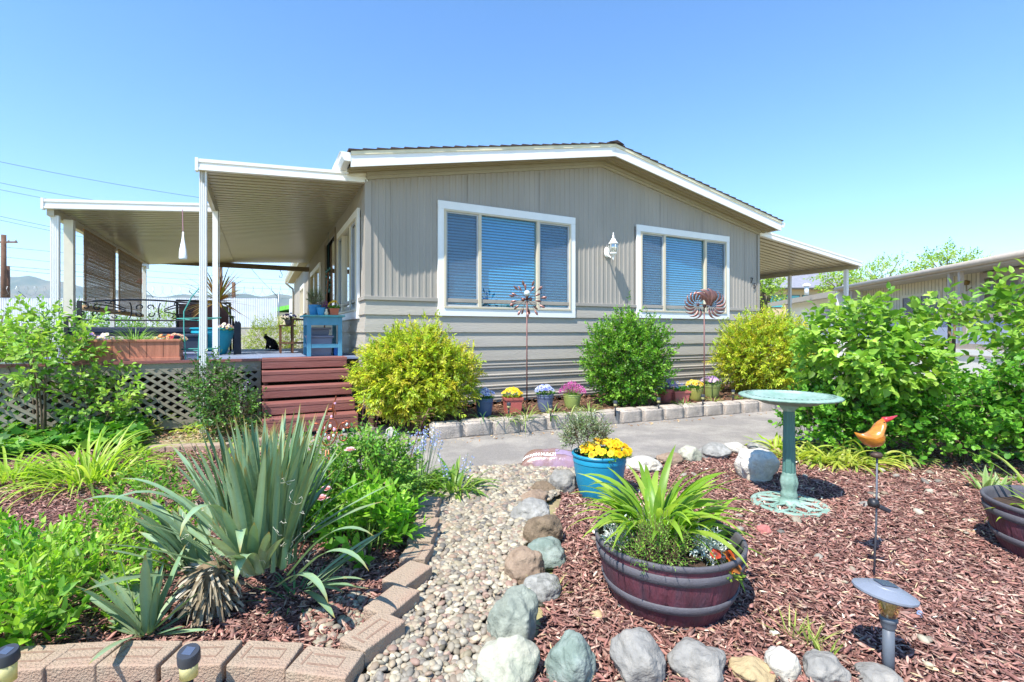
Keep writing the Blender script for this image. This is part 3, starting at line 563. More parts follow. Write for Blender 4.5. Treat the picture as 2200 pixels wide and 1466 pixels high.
MB().beam((10.95,.0,2.60),(10.95,9,2.60),.05,.10).build('side_beam', PAN, aw3)
for v in (.25, 1.6): mb = MB(); fluted(mb, 10.9, v, 0, 2.56, .09 if v < 1 else .06, .07); mb.build('post', ALU, aw3)
# ---------------------------------------------------------------- deck, lattice, steps
RIM = M('rim_paint', '#8f8877', .65, var=.12, vs=5, bump=.3, stretch=(.3,1,3)); BRN = M('step_paint', '#85534c', .6, var=.12, vs=6, bump=.35, bs=40, stretch=(.25,1,2), dark='#94655c', darkamt=.5, ds=9)
DK = thing('deck', (*P0, 0), 'low wooden deck with blue grey boards and beige lattice skirt', 'deck', A)
mb = MB(); v = .34
while v < 3.85: mb.box(-3.6,-.04,v,v+.133,.772,.8); v += .14
mb.build('deck_board', M('deck_paint', '#7d8ba6', .5, var=.2, vs=3, stretch=(.4,4,1), dark='#9a9690', darkamt=.5, ds=4), DK)
MB().box(-3.6,-1.16,.318,.338,.655,.772).build('rim_board', RIM, DK); MB().box(-3.6,-1.16,.295,.339,.7735,.803).build('nosing', BRN, DK)
MB().box(-3.6,-3.58,.34,3.85,.655,.772).box(-3.6,-.04,3.85,3.87,.4,.772).build('rim_board', RIM, DK)
la = MB(); zt, zb_ = .655+.06, .14
def diag(s, y):
    k = -4.6
    while k < .6:
        a, b = (k, zb_), (k + s*(zt-zb_)*1.35, zt); u0, u1 = a[0], b[0]
        lo_, hi_ = -3.58, -1.18; p, q = Vector((u0,y,a[1])), Vector((u1,y,b[1])); 
        t0, t1 = 0.0, 1.0; du = u1-u0
        for lim, sg in ((lo_,1),(hi_,-1)):
            f = (lim-u0)/du
            if (du > 0) == (sg > 0): t0 = max(t0, f)
            else: t1 = min(t1, f)
        if t1-t0 > .08: la.beam(p.lerp(q,t0), p.lerp(q,t1), .008, .038, up=(0,1,0)) if False else la.poly_ex([p.lerp(q,t0)+Vector((-.024,0,0)), p.lerp(q,t0)+Vector((.024,0,0)), p.lerp(q,t1)+Vector((.024,0,0)), p.lerp(q,t1)+Vector((-.024,0,0))], (0,.006,0))
        k += .125
diag(1, .308); diag(-1, .3005)
la.build('lattice', RIM, DK); MB().box(-3.6,-1.16,.30,.335,.05,.14).box(-1.2,-1.16,.31,.335,.14,.655).build('base_board', RIM, DK)
MB().box(-3.5,-.1,1.0,1.02,0,.77).build('deck_shade_sheet', M('shade_dark','#3a332c',.9), DK)  # dark sheet added behind the lattice, paints the shade below the boards
ST = thing('porch_steps', (*P0, 0), 'five broad reddish brown wooden steps up to the deck beside the home', 'steps', A)
for i, (v, z) in enumerate(((.19,.805),(-.0,.665),(-.2,.505),(-.4,.35),(-.6,.215))):
    t = .12 if i < 4 else .16
    MB().box(-1.15-.0*i, -.2, v, v+.27, z-.04, z).box(-1.148,-.202,v+.003,v+.04,z-t,z-.041).build('step', BRN, ST, bevel=.005)
MB().box(-1.14,-1.10,-.55,.33,.0,.09).box(-.25,-.21,-.55,.33,.0,.09).build('stringer', M('stringer_dark','#5a3a34',.8), ST)
for v, z in ((.0,.62),(-.2,.46),(-.4,.30)): MB().box(-1.13,-1.09,v+.05,.33,z-.16,z).box(-.26,-.22,v+.05,.33,z-.16,z).build('stringer', MATS['stringer_dark'], ST)
# ---------------------------------------------------------------- stones, edging
def roughbox(lx, ly, lz, amp, n=5, seed=0, front=True):
    mb = bpy.data.meshes.new('t'); import bmesh; bm = bmesh.new(); bmesh.ops.create_cube(bm, size=1); bmesh.ops.bevel(bm, geom=bm.edges[:], offset=.07, segments=2, affect='EDGES')
    bmesh.ops.subdivide_edges(bm, edges=bm.edges[:], cuts=n, use_grid_fill=True)
    for v in bm.verts:
        f = (abs(v.co.y) > .4 and v.co.y < 0) if front else True
        k = 1.0 if f else .22; p = Vector((v.co.x*lx, v.co.y*ly, v.co.z*lz)); nn = noise.noise_vector(p*22 + Vector((seed*3.1, seed, 0))) + noise.noise_vector(p*60 + Vector((0, seed, 4)))*.6
        v.co = p + nn*amp*k
    bm.to_mesh(mb); bm.free(); return mb
BLKM = M('split_block', '#b9ada0', .95, var=.25, vs=14, bump=1, bs=70, dark='#8e877f', darkamt=.7, ds=6)
rw = [Vector(gp(930,947)[:2]), Vector(hw(2.1,-1.50)[:2]), Vector(hw(5.2,-1.78)[:2]), Vector(hw(6.0,-1.74)[:2])]
dist = sum((b-a).length for a, b in zip(rw, rw[1:])); nb = 17
def along(pts, s):
    for a, b in zip(pts, pts[1:]):
        l = (b-a).length
        if s <= l or b is pts[-1]: return a.lerp(b, s/l), (b-a).normalized()
        s -= l
bms = [roughbox(dist/nb-.008, .20, .175, .007, 6, k) for k in range(5)]
names_ = ['first rough split concrete wall block beside the yellow green bush','second wall block right of the low bush end block','third wall block from the bush under the blue pot pansies','wall block below the slate blue pot with white pansies','wall block just left of the blue tub of yellow flowers','wall block half hidden behind the grey leaved plant','wall block directly right of the grey leaved plant','eighth wall block from the left in front of the round shrub','ninth wall block with a dark chipped right edge','tenth wall block in front of the terracotta pots','eleventh wall block below the olive pot','twelfth wall block in front of the second wind spinner','thirteenth wall block left of the bird bath','wall block partly hidden by the left rim of the bird bath','wall block hidden mostly behind the bird bath basin','small last but one wall block right of the bird bath stem','last wall block at the far end of the raised bed']
for i in range(nb):
    p, d = along(rw, dist*(i+.5)/nb); nrm_ = Vector((d.y, -d.x))
    o = link('wall_block', bms[i%5].copy() if i < 5 else bms[i%5], BLKM if i < 5 else None, smooth=True)
    if i < 5: bms[i] = o.data
    o.location = (p.x - nrm_.x*.10, p.y - nrm_.y*.10, .075+random.uniform(-.006,.004)); o.rotation_euler = (0, 0, math.atan2(d.y, d.x)+random.uniform(-.03,.03)); tag(o, names_[i], 'concrete block', 'rough concrete blocks edging the raised bed')
# pavers
PAV = M('paver', '#a6937f', .95, var=.14, vs=9, bump=.9, bs=130, dark='#9a7d6b', darkamt=.6, ds=7)
def paver_mesh(k, grooved):
    m = MB(); lx, ly, lz = .188, .125, .062; m.box(-lx/2, lx/2, -ly/2, ly/2, -lz/2, lz/2); return m
def paver(p, rz, tiltx, lab, grooved=True, L=.188, Wd=.125, z=.048, grp='tan pavers edging the left bed', lz=.062):
    r = thing('paver', (p[0], p[1], z), lab, 'paver', rz, grp, rx=tiltx, ry=random.uniform(-.03,.03))
    o = MB().box(-L/2, L/2, -Wd/2, Wd/2, -lz/2, lz/2).build('block', PAV, r, bevel=.006, seg=3)
    if grooved:   # pressed mould mark: a shallow ring of darker concrete
        gm_ = M('paver_groove', '#8d7463', .95, var=.2, vs=40, bump=.6); g = MB(); q = .004
        for dy in (-.022,.022): g.box(-.052,.052,dy-q,dy+q,lz/2-.004,lz/2+.0012)
        g.box(.052,.056,-.024,.024,lz/2-.004,lz/2+.0012).box(-.07,-.062,-.03,.03,lz/2-.004,lz/2+.0012); g.build('mould_mark', gm_, r)
    return r
for i, (x, y, rz) in enumerate(((-70,1412,.02),(65,1412,.03),(172,1405,.05),(303,1402,-.02),(437,1402,0),(572,1404,-.03),(700,1420,-.16))):
    L = .19 if i != 6 else .2
    paver(gp(x, y, .078), rz, 0, ['end paver cut by the picture edge in the bottom row','paver beside the first black path light','second whole paver of the bottom row below the yucca pup','paver below the dry yucca skirt','paver behind the second black path light','paver right of the second path light below the soil','corner paver at the right end of the bottom row'][i], True, L)
for i, (x, y, rz, g) in enumerate(((802,1352,1.02,True),(843,1286,1.12,False),(876,1230,1.10,False),(896,1183,1.45,True),(908,1147,1.5,False),(914,1122,1.5,False),(918,1098,1.52,False),(922,1076,1.5,False))):
    paver(gp(x, y, .078), rz, 0, ['grooved paver next to the corner paver going up the pebble path','smooth plain paver second up the pebble path','third paver up the pebble path beside the lime leaves','small grooved paver fourth up the pebble path','grey dusty paver fifth up the path','pale grey paver sixth up the path under leaf shadows','seventh pale paver up the path','topmost paver ending under the lily leaves'][i], g, .19 if i < 3 else .15)
for i, (x, y) in enumerate(((340,960),(372,959),(404,958),(437,957),(470,956),(560,945),(585,938))):
    paver(gp(x, y, .05), .05 if i < 5 else .5, 0, ['reddish brick first of the far curb left of the tall yucca tips','reddish brick second of the far curb','reddish brick third of the far curb','fourth brick of the far curb behind the yucca tips','fifth brick of the far curb behind the yucca','stacked flat stone at the bottom of the climbing rose','flat edging stone nearest the bottom porch step'][i], False, .19, .12, .03, 'low bricks edging the far left bed')
# boulders
def rock(px, y0, w, h, col, lab, seed, depth=.9, ang=0.0, facets=7, zf_=1.0, name='boulder', rz=None, pw=1.0):
    """px centre column, y0 photo row where the stone meets the ground in front, w/h size in photo pixels."""
    g = gp(px, y0); t = g[1]; rx = w/2/FPX*t; ry = rx*depth; t2 = t + ry*.8; rz_ = max(.02, h/FPX*t*.60)
    T, F = IC4; rs = np.random.default_rng(seed); V = T.copy(); V = np.sign(V)*np.abs(V)**pw
    for _ in range(facets):
        nn = nrm(rs.normal(size=3)); dd = rs.uniform(.62,.88); k = V@nn; V = V - np.where(k > dd, (k-dd)*.5, 0)[:,None]*nn[None]
    N1 = np.array([noise.noise(Vector(v)*1.3+Vector((seed,0,0)))*.22 + noise.noise(Vector(v)*3.2+Vector((0,seed,0)))*.09 + noise.noise(Vector(v)*9+Vector((0,0,seed)))*.03 for v in V])
    V = V*(1+N1)[:,None]; V = V/np.abs(V).max(0)[None]; V[:,0] *= rx; V[:,1] *= ry; V[:,2] *= rz_; V[:,2] += V[:,0]*math.tan(ang)
    o = npmesh(name, V, F, M(*col[0], **col[1]) if isinstance(col, tuple) else col, None, smooth=True)
    o.location = ((px-CX)/FPX*t2, t2, rz_*.52); o.rotation_euler = (0,0,0 if rz is None else rz); return tag(o, lab, 'rock', 'garden border rocks')
R_ = lambda n, c, d, a=.7, s=9, b=.8: M('rock_'+n, c, .85, var=.2, vs=25, bump=b, bs=60, dark=d, darkamt=a, ds=s, spec=.25)
cream, green, spec, tan, slate, grey, brown, white, yel, gg = R_('cream','#a9a796','#7d8474'), R_('green','#717f76','#9ba39b',.6), R_('speckled','#93928c','#6d6d68',.8,40), R_('tan','#8f7c6a','#7c6958'), R_('slate','#85847f','#a5a39d',.7,7), R_('grey','#85837e','#9a958c'), R_('brown','#7a6a57','#5c5041',.7,30,1), R_('white','#bfbbb0','#94886f',.5,5), R_('yellow','#b09d78','#948261'), R_('greygreen','#7c8277','#9da193',.7,6)
ROCKS = [(1096,1500,155,112,cream,'large cream and olive mottled boulder at the lower end of the pebble path'),(1104,1400,124,124,gg,'tall pointed grey green boulder above the cream one'),(1166,1302,88,55,spec,'speckled light grey rounded rock beside the pointed boulder'),(1129,1264,94,80,tan,'smooth tan wedge shaped rock on the edge of the pebbles'),(1172,1226,95,62,green,'green and white veined rock behind the tan wedge'),(1168,1183,92,74,brown,'rough dark brown rounded rock left of the barrel planter'),(1143,1132,98,52,slate,'blue grey angular slate rock on the pebble edge'),(1149,1090,68,34,tan,'flat tan rock above the slate'),(1167,1067,60,28,brown,'small brown flat rock near the blue tub'),(1208,1064,66,54,grey,'round grey rock with a white vein beside the blue tub'),(1384,1020,86,34,white,'flat white rock behind the day lily leaves'),(1440,1003,62,28,tan,'low tan rock at the driveway edge'),(1482,998,55,38,cream,'round cream rock at the driveway edge'),(1534,990,76,36,slate,'blue grey flat rock at the driveway edge'),(1584,982,56,30,white,'small white wedge rock at the driveway edge'),(1632,978,54,38,slate,'grey speckled rock leaning behind the big white rock'),(1229,1496,126,112,green,'pale green angular boulder at the bottom edge'),(1370,1492,126,122,grey,'grey peaked boulder below the barrel planter'),(1496,1490,132,82,grey,'dark grey rounded boulder right of the peaked one'),(1614,1486,104,42,yel,'low yellow tan rock at the bottom edge'),(1682,1478,86,72,white,'angular white and tan rock at the bottom edge'),(1770,1488,100,64,grey,'smooth grey brown rounded rock left of the pagoda path light'),(1884,1494,96,42,grey,'flat grey rock below the pagoda path light'),(1008,1492,50,36,cream,'small pale rock beside the cream boulder at the bottom edge'),(838,950,26,34,white,'small white block at the left end of the raised bed')]
for i, (x, y, w, h, c, lab) in enumerate(ROCKS):
    rock(x, y, w, h, c, lab, 11+i*7, depth=.8 if i in (1,3) else .95, ang={1:.25,3:.1,14:-.25,4:-.1}.get(i,0), facets=9 if i in (1,6,16,20) else 6)
rock(1628,1040,92,78,R_('quartz','#d2cdc2','#a48d64',.6,3,1),'big white layered rock with tan bands behind the bird bath',201,.7,0,5,pw=.55)
for i, (x, y, w, h, c, lab) in enumerate(((1285,1340,40,16,yel,'small tan stone left below the barrel planter'),(1665,1378,26,20,white,'small white stone in the mulch right of the barrel planter'),(1965,1366,18,12,white,'tiny white stone behind the pagoda path light'),(1640,1155,36,24,R_('red','#b5706a','#95605a'),'small dull red stone right of the day lily'),(1858,1092,22,14,grey,'small grey stone near the bird stake'),(1997,1064,20,12,cream,'small pale stone in front of the variegated iris'),(1880,1478,30,14,cream,'pale chip beside the flat rock'),(1975,1330,14,9,R_('blue','#7f93b8','#8d9ab0'),'tiny blue pebble on the mulch'),(1520,1310,24,12,cream,'pale stone at the shaded foot of the barrel'),(2150,1290,26,14,tan,'tan stone below the second barrel'))):
    rock(x, y, w, h, c, lab, 300+i, name='stone')
# ---------------------------------------------------------------- planters on the mulch
def barrel(loc, lab, rb=.215, rt=.295, h=.275):
    r = thing('barrel_planter', loc, lab, 'planter'); wd = M('barrel_wood', '#62343f', .6, var=.35, vs=7, bump=.5, bs=40, stretch=(3,3,.5), dark='#4c3a44', darkamt=.8, ds=5, spec=.4); hp = M('barrel_hoop', '#56545a', .65, var=.12, vs=40, bump=.25, bs=120)
    R = lambda z: rb + (rt-rb)*(z/h)**.85 + .012*math.sin(math.pi*z/h); n = 96; st = 20
    wv = lambda j, a: -.012 if (a*st/(2*math.pi)) % 1 < .07 else 0.0
    MB().lathe([(.001,.0),(R(0),.0)] + [(R(h*k/10), h*k/10) for k in range(11)], 160, wav=lambda j, a: wv(j,a) if j > 1 else 0).build('staves', wd, r, smooth=False)
    for a, b in ((.0,.02),(.080,.118),(.200,.238)):
        MB().lathe([(R(a)+.001,a),(R(a)+.007,a+.003),(R(b)+.007,b-.003),(R(b)+.001,b)], 96).build('hoop', hp, r, smooth=True)
    MB().lathe([(R(h-.02)+.001,h-.02),(R(h)+.005,h-.016),(R(h)+.007,h),(R(h)+.002,h+.005),(R(h)-.008,h+.003),(R(h)-.011,h-.02),(R(h*.6)-.016,h*.55)], 96).build('rim', hp, r, smooth=True)
    MB().lathe([(.001,h*.86),(R(h*.8)*.5,h*.84),(R(h*.8)-.012,h*.80)], 40, wav=lambda j, a: .02*math.sin(a*7+j)).build('soil', M('potting_soil','#43342a',.95,var=.5,vs=70,bump=1), r)
    return r
B1 = (.650, 2.02, 0); barrel(B1, 'dark red half barrel planter with grey hoops holding a day lily')
B2 = (2.70, 2.36, 0); barrel(B2, 'half barrel planter cut off by the right edge of the picture')
def tub(loc, rt, rb, h, color, lab, name='garden_pot', band=True, soil=.9, foot=True, rz=0, roll=.012, parent_r=None):
    r = thing(name, loc, lab, 'plant pot', rz); m = M('pot_'+color, color, .38, var=.05, vs=12, bump=.12, bs=90, spec=.4)
    pr = [(.001,0),(rb*.93,0),(rb,h*.05),(rb+(rt-rb)*.35,h*.3),(rb+(rt-rb)*.72,h*.68),(rb+(rt-rb)*.80,h*.80)]
    if band: pr += [(rb+(rt-rb)*.80+roll*.3,h*.81),(rb+(rt-rb)*.86,h*.90)]
    pr += [(rt-roll,h*.93),(rt,h*.94),(rt+roll*.2,h*.975),(rt-roll*.2,h),(rt-roll,h),(rt-roll*1.5,h*.95),(rt*.86,h*.8)]
    MB().lathe(pr, 64).build('pot', m, r, smooth=False, auto=35) ; MB().lathe([(.001,h*soil),(rt*.87,h*(soil-.02))], 24, wav=lambda j,a:.01*math.sin(5*a)).build('soil', M('potting_soil','#43342a',.95,var=.5,vs=70,bump=1), r); return r
TB = (.595, 3.30, 0); tub(TB, .186, .135, .30, '#2087a8', 'bright blue round tub with yellow violas and a grey leaved plant', 'garden_tub')
# bird bath
bb = thing('bird_bath', (1.774, 3.10, .012), 'verdigris green bird bath with fluted stem and pierced scroll foot', 'bird bath')
VG = M('verdigris', '#7c9a8b', .5, var=.16, vs=9, bump=.35, bs=60, dark='#9cb3a8', darkamt=.7, ds=6, spec=.4)
MB().lathe([(.001,.655),(.10,.658),(.17,.672),(.215,.69),(.232,.692),(.262,.690),(.285,.686),(.292,.690),(.293,.698),(.284,.703),(.262,.705),(.234,.706),(.226,.702),(.205,.682),(.16,.668),(.001,.662)][:8] + [(.293,.698),(.284,.703),(.262,.705),(.234,.706)], 72, wav=lambda j, a: .012*math.cos(a*36) if 5 <= j <= 9 else 0).build('basin_rim', VG, bb, smooth=True)
MB().lathe([(.234,.706),(.222,.695),(.195,.672),(.14,.657),(.001,.652)], 64, wav=lambda j, a: .02*abs(math.sin(a*6)) if j in (1,2) else 0).build('bowl', VG, bb, smooth=True)
MB().lathe([(.001,.645),(.08,.642),(.16,.652),(.205,.672),(.225,.69)], 64).build('bowl_underside', M('verdigris_dark','#7d8f86',.55,var=.15), bb, smooth=True)
hm = MB()
for k in range(52):
    a = 2*math.pi*k/52; c_, s_ = math.cos(a), math.sin(a); p = Vector((c_*.247, s_*.247, .7062)); tx = Vector((-s_, c_, 0)); rx = Vector((c_, s_, 0))
    hm.add([p + rx*math.cos(b)*.010 + tx*math.sin(b)*.0055 for b in [2*math.pi*i/8 for i in range(8)]], [tuple(range(8))])
hm.build('pierced_holes', M('hole_dark','#2c3a34',.9), bb)
MB().lathe([(.034,.0),(.075,.005),(.072,.02),(.058,.03),(.05,.04),(.047,.055),(.052,.065),(.044,.085),(.042,.10),(.05,.13),(.052,.15),(.046,.18),(.040,.196),(.041,.2),(.037,.21)], 40, wav=lambda j, a: (.05*math.cos(a*8) if 7 < j < 12 else .012*math.cos(a*16))).build('stem_urn', VG, bb, smooth=True)
MB().lathe([(.037,.208),(.036,.25),(.031,.60)], 96, wav=lambda j, a: .06*math.cos(a*10)).build('stem', M('verdigris_stem', '#52786e', .5, var=.18, vs=8, bump=.2), bb, smooth=True)
MB().lathe([(.031,.60),(.036,.605),(.036,.612),(.050,.622),(.055,.632),(.05,.640),(.075,.648)], 40).build('collar', VG, bb, smooth=True)
ft = MB(); ft.lathe([(.222,0),(.224,.008),(.215,.017),(.200,.019),(.188,.014),(.184,.004)], 64)
for k in range(8):
    a0 = 2*math.pi*k/8
    for s in (1, -1):
        pts = [(.06+.13*q, a0 + s*(.32*math.sin(q*math.pi)*.9+.02)) for q in np.linspace(0,1,9)]; ft.tube([(r*math.cos(a), r*math.sin(a), .012+.01*(1-i/8)) for i, (r, a) in enumerate(pts)], .0085, 6)
    a1 = a0 + math.pi/8; cx_, cy_ = .145*math.cos(a1), .145*math.sin(a1)
    ft.tube([(cx_+.022*math.cos(b+a1)*(1-b/9), cy_+.022*math.sin(b+a1)*(1-b/9), .014) for b in np.linspace(0,6.5,14)], .007, 6)
ft.build('scroll_foot', VG, bb, smooth=True)
# bird on a stake with its little solar box
bs = thing('bird_stake', (1.640, 2.18, 0), 'orange painted glass bird with red beak on a thin metal stake', 'garden ornament'); ROD = M('rod_grey', '#5c6068', .5, metal=.3)
MB().tube([(-.012,0,-.02),(0,0,.25),(.004,0,.56)], .0042, 8).build('stake', ROD, bs, smooth=True)
prof = [(-.095,.665,.006),(-.075,.645,.018),(-.045,.615,.034),(-.01,.60,.042),(.018,.605,.042),(.032,.63,.038),(.034,.66,.031),(.028,.685,.026),(.026,.705,.024),(.034,.722,.018)]
OUT = [(-.100,.668),(-.082,.640),(-.055,.612),(-.02,.598),(.015,.602),(.034,.625),(.036,.655),(.030,.685),(.034,.712),(.044,.724),(.030,.732),(.014,.722),(.002,.700),(-.018,.680),(-.045,.664),(-.075,.660)]
mb = MB(); n = 16; cxy = (-.008,.645)
mb.add([(x,0,z) for x,z in OUT] + [(cxy[0]+(x-cxy[0])*.72, s*.026, cxy[1]+(z-cxy[1])*.72) for s in (-1,1) for x,z in OUT] + [(cxy[0]+(x-cxy[0])*.3, s*.040, cxy[1]+(z-cxy[1])*.3) for s in (-1,1) for x,z in OUT], [f for j in range(n) for f in ((j,(j+1)%n,16+(j+1)%n,16+j),((j+1)%n,j,32+j,32+(j+1)%n),(16+j,16+(j+1)%n,48+(j+1)%n,48+j),(32+(j+1)%n,32+j,64+j,64+(j+1)%n))] + [tuple(range(48,64)), tuple(range(64,80))[::-1]])
body = [((-.098,.668),.004),((-.078,.652),.014),((-.052,.632),.026),((-.022,.618),.036),((.006,.622),.042),((.02,.648),.036),((.022,.674),.028),((.026,.696),.025),((.036,.714),.016),((.043,.722),.004)]
mb.build('bird_body', M('bird_glass', '#c07a22', .3, var=.4, vs=60, spec=.6, coat=.5, stretch=(1,1,3), dark='#b5622a', darkamt=.5, ds=30), bs, smooth=True)
MB().tube([(.032,0,.722),(.06,0,.727),(.095,0,.742)], [.014,.010,.002], 10).build('beak', M('beak_red', '#c2303a', .3, coat=.4), bs, smooth=True)
MB().lathe([(.001,.553),(.02,.555),(.026,.567),(.018,.577),(.001,.580)], 16).build('bird_base', M('bronze_dark','#4a3a30',.5), bs, smooth=True); MB().sphere((.022,-.018,.714),.0035,8,6).sphere((.022,.018,.714),.0035,8,6).build('eye', BLK, bs)
sb = MB(); sb.tube([(-.028,.0,.352),(.0,-.004,.345)], [.02,.02], 14); o = sb.build('stake_clip', BLK, bs, smooth=True)
MB().box(-.002,.055,-.02,.02,-.010,.010).build('solar_box', M('solar_black','#33333a',.4), bs, bevel=.006, loc=(.004,0,.338)).rotation_euler = (0,.45,0)
# pagoda solar light
pl = thing('path_light', (1.225, 1.575, 0), 'grey pagoda topped solar path light standing in the mulch', 'path light'); GRY = M('plastic_grey', '#7d8490', .45, var=.05, vs=30)
MB().tube([(0,0,-.02),(0,0,.165)], .0165, 20).build('post', M('plastic_dark', '#5f666f', .45), pl, smooth=True); MB().lathe([(.017,.155),(.022,.165),(.022,.178),(.026,.183),(.026,.190),(.02,.196)], 24).build('collar', MATS['plastic_dark'], pl, smooth=True)
MB().lathe([(.020,.192),(.024,.20),(.038,.262)], 28).build('lens', glass_mat('amber_lens', (.85,.75,.45), .2), pl, smooth=True)
MB().lathe([(.001,.195),(.012,.197),(.016,.215),(.034,.26),(.001,.262)], 16).build('reflector', M('lens_inner','#b9ae8c',.4), pl, smooth=True)
hd = MB().lathe([(.001,.262),(.082,.262),(.088,.267),(.088,.273),(.062,.285),(.046,.29),(.044,.293),(.001,.297)], 64, wav=lambda j, a: .02*abs(math.sin(a*8)) if 0 < j < 5 else 0); o = hd.build('cap', GRY, pl, smooth=False, auto=30); o.rotation_euler = (-.05,.16,0); o.location = (-.045,0,0)
o = MB().box(-.026,.026,-.022,.022,.2975,.3005).build('solar_panel', M('solar_cell','#4f5a6e',.2,spec=.7), pl); o.rotation_euler = (-.05,.16,.0); o.location = (-.045,0,0)
def stick_light(loc, h, cw, lab, tilt=(.0,.0), leanz=.012):
    r = thing('path_light', loc, lab, 'path light', group='small stick solar lights'); MB().tube([(0,0,-.03),(0,0,h*.62)], cw*.2, 10).build('post', M('light_black','#2a2b30',.45), r, smooth=True)
    MB().tube([(0,0,h*.60),(0,0,h*.86)], cw*.40, 20).build('lens', M('lens_cream','#d8cf9a',.3,var=.1,vs=80,trans=.3), r, smooth=True)
    o = MB().lathe([(.001,-cw*.35),(cw*.46,-cw*.35),(cw*.5,-cw*.30),(cw*.5,cw*.22),(cw*.46,cw*.30),(.001,cw*.30)], 28).build('cap', M('cap_charcoal','#3b3f47',.4), r, smooth=False, auto=35); o.location = (0,0,h*.93); o.rotation_euler = (tilt[0], tilt[1], 0)
    o2 = MB().box(-cw*.22,cw*.22,-cw*.22,cw*.22,cw*.30,cw*.32).build('solar_panel', M('solar_cell','#4f5a6e',.2,spec=.7), r); o2.location = (0,0,h*.93); o2.rotation_euler = o.rotation_euler; return r
stick_light((-.948,1.42,0), .182, .059, 'small black path light in front of the brick row below the yucca', (.25,.12)); stick_light((-1.435,1.375,0), .215, .055, 'small black path light cut by the left edge of the picture', (.18,.1))
for i, (x, y) in enumerate(((1093,893),(1183,899),(1322,888),(1415,880),(1510,872),(1575,860))):
    stick_light(gp(x, y+1, .135), .15, .05, ['tiny path light between the terracotta pot and the grass tuft','tiny path light in front of the slate blue pot','tiny path light at the left front of the round green shrub','tiny path light at the right front of the round green shrub','tiny path light beside the second spinner pole','tiny path light right of the purple viola pot'][i])
# copper butterfly stake
bf = thing('butterfly_stake', (-1.03, 2.70, 0), 'copper wire butterfly stake with pink and clear glass beads', 'garden ornament', .12); COP = M('copper_wire','#a85c42',.35,metal=.7,var=.15); w = MB(); tl_ = .22
def curl(cx, cz, r, a0, a1, shrink=.75, n=20, sx=1): return [(cx+sx*r*(1-shrink*k/n)*math.cos(a0+(a1-a0)*k/n), 0, cz+r*(1-shrink*k/n)*math.sin(a0+(a1-a0)*k/n)) for k in range(n+1)]
for x in (-.012,.012): w.tube([(x*3.2,0,.02),(x*3,0,.16),(x,0,.30),(x*.6,0,.48)], .0038, 6)
w.tube(curl(-.024,.17,.022,math.pi,-2*math.pi*.9), .0038, 6); w.tube(curl(.024,.17,.022,0,2*math.pi*.9+math.pi), .0038, 6)
c0 = Vector((.012,0,.56)); e = [(c0.x+.052*math.cos(a)*.8+.012*math.sin(a), 0, c0.z+.075*math.sin(a)) for a in np.linspace(0,2*math.pi,28)]; w.tube(e, .0038, 6)
for k in range(6):
    a = k*math.pi/3+.4; q = Vector((c0.x+.028*math.cos(a),0,c0.z+.034*math.sin(a))); w.tube([(q.x+.014*math.cos(b)*math.cos(a)-.010*math.sin(b)*math.sin(a),0,q.z+.018*math.cos(b)*math.sin(a)+.010*math.sin(b)*math.cos(a)) for b in np.linspace(0,6.28,12)], .003, 5)
for s, cx in ((-1,-.055),(1,.085)):
    w.tube(curl(cx,.585,.030,0 if s > 0 else math.pi, (-5.8 if s < 0 else 5.8)+(math.pi if s < 0 else 0), .7), .0038, 6); w.tube(curl(cx-s*.004,.53,.026,0, s*-5.5, .7), .0038, 6)
w.tube(curl(.105,.60,.02,0,6.28,.0,12,1.2), .003, 5); w.tube(curl(.018,.665,.028,-.3,3.6,.3), .0038, 6); w.tube([(.03,0,.64),(.034,0,.69),(.042,0,.735),(.048,0,.76),(.036,0,.73),(.026,0,.70),(.03,0,.68)], .0038, 6); w.tube(curl(.02,.665,.03,3.4,-.5,.6), .0038, 6)
w.build('wire', COP, bf, smooth=True); BP, BC = M('bead_pink','#e3a6c0',.12,var=.1,spec=.8,coat=.6), M('bead_clear','#c9ddd6',.12,var=.1,spec=.8,coat=.6)
for k in range(6):
    a = k*math.pi/3+.4; MB().sphere((c0.x+.028*math.cos(a),0,c0.z+.034*math.sin(a)),.009,10,6,(1,.5,1.2)).build('bead', (BP,BC)[k%2], bf, smooth=True)
for x, z in ((-.05,.56),(.088,.57),(.022,.645),(.04,.72),(.105,.6)): MB().sphere((x,0,z),.008,10,6,(1,.5,1.2)).build('bead', BP if x < .05 else BC, bf, smooth=True)
# bag of mulch with its printed name
bagr = thing('mulch_bag', (.335, 4.02, 0), 'brown plastic bag of mulch lying on the driveway edge behind the blue tub', 'bag', -.10); nx, ny = 26, 16; V = []; F = []
def bagz(u, v): return .118*max(0,(1-abs(u)**3.2))**.5*max(0,(1-abs(v)**2.6))**.5*(1+.10*noise.noise(Vector((u*2.2,v*2,3)))) + .004*noise.noise(Vector((u*9,v*8,1)))
for top in (1, 0):
    for j in range(ny+1):
        for i in range(nx+1):
            u, v = -1+2*i/nx, -1+2*j/ny; V.append((u*.255, v*.15*(1-.06*abs(u)), .022+(bagz(u,v) if top else -.012)))
k2 = (nx+1)*(ny+1)
for j in range(ny):
    for i in range(nx): a = j*(nx+1)+i; F += [(a,a+1,a+nx+2,a+nx+1), (k2+a,k2+a+nx+1,k2+a+nx+2,k2+a+1)]
for i in range(nx): F += [(i,k2+i,k2+i+1,i+1)]; a = ny*(nx+1)+i; F += [(a,a+1,k2+a+1,k2+a)]
for j in range(ny): a = j*(nx+1); F += [(a,a+nx+1,k2+a+nx+1,k2+a)]; a += nx; F += [(a,k2+a,k2+a+nx+1,a+nx+1)]
MB().add(V, F).build('bag', M('bag_plastic','#87695c',.25,var=.12,vs=14,bump=.5,bs=30,spec=.6,dark='#9d86a0',darkamt=.7,ds=3), bagr, smooth=True)
pat = MB(); n = 10
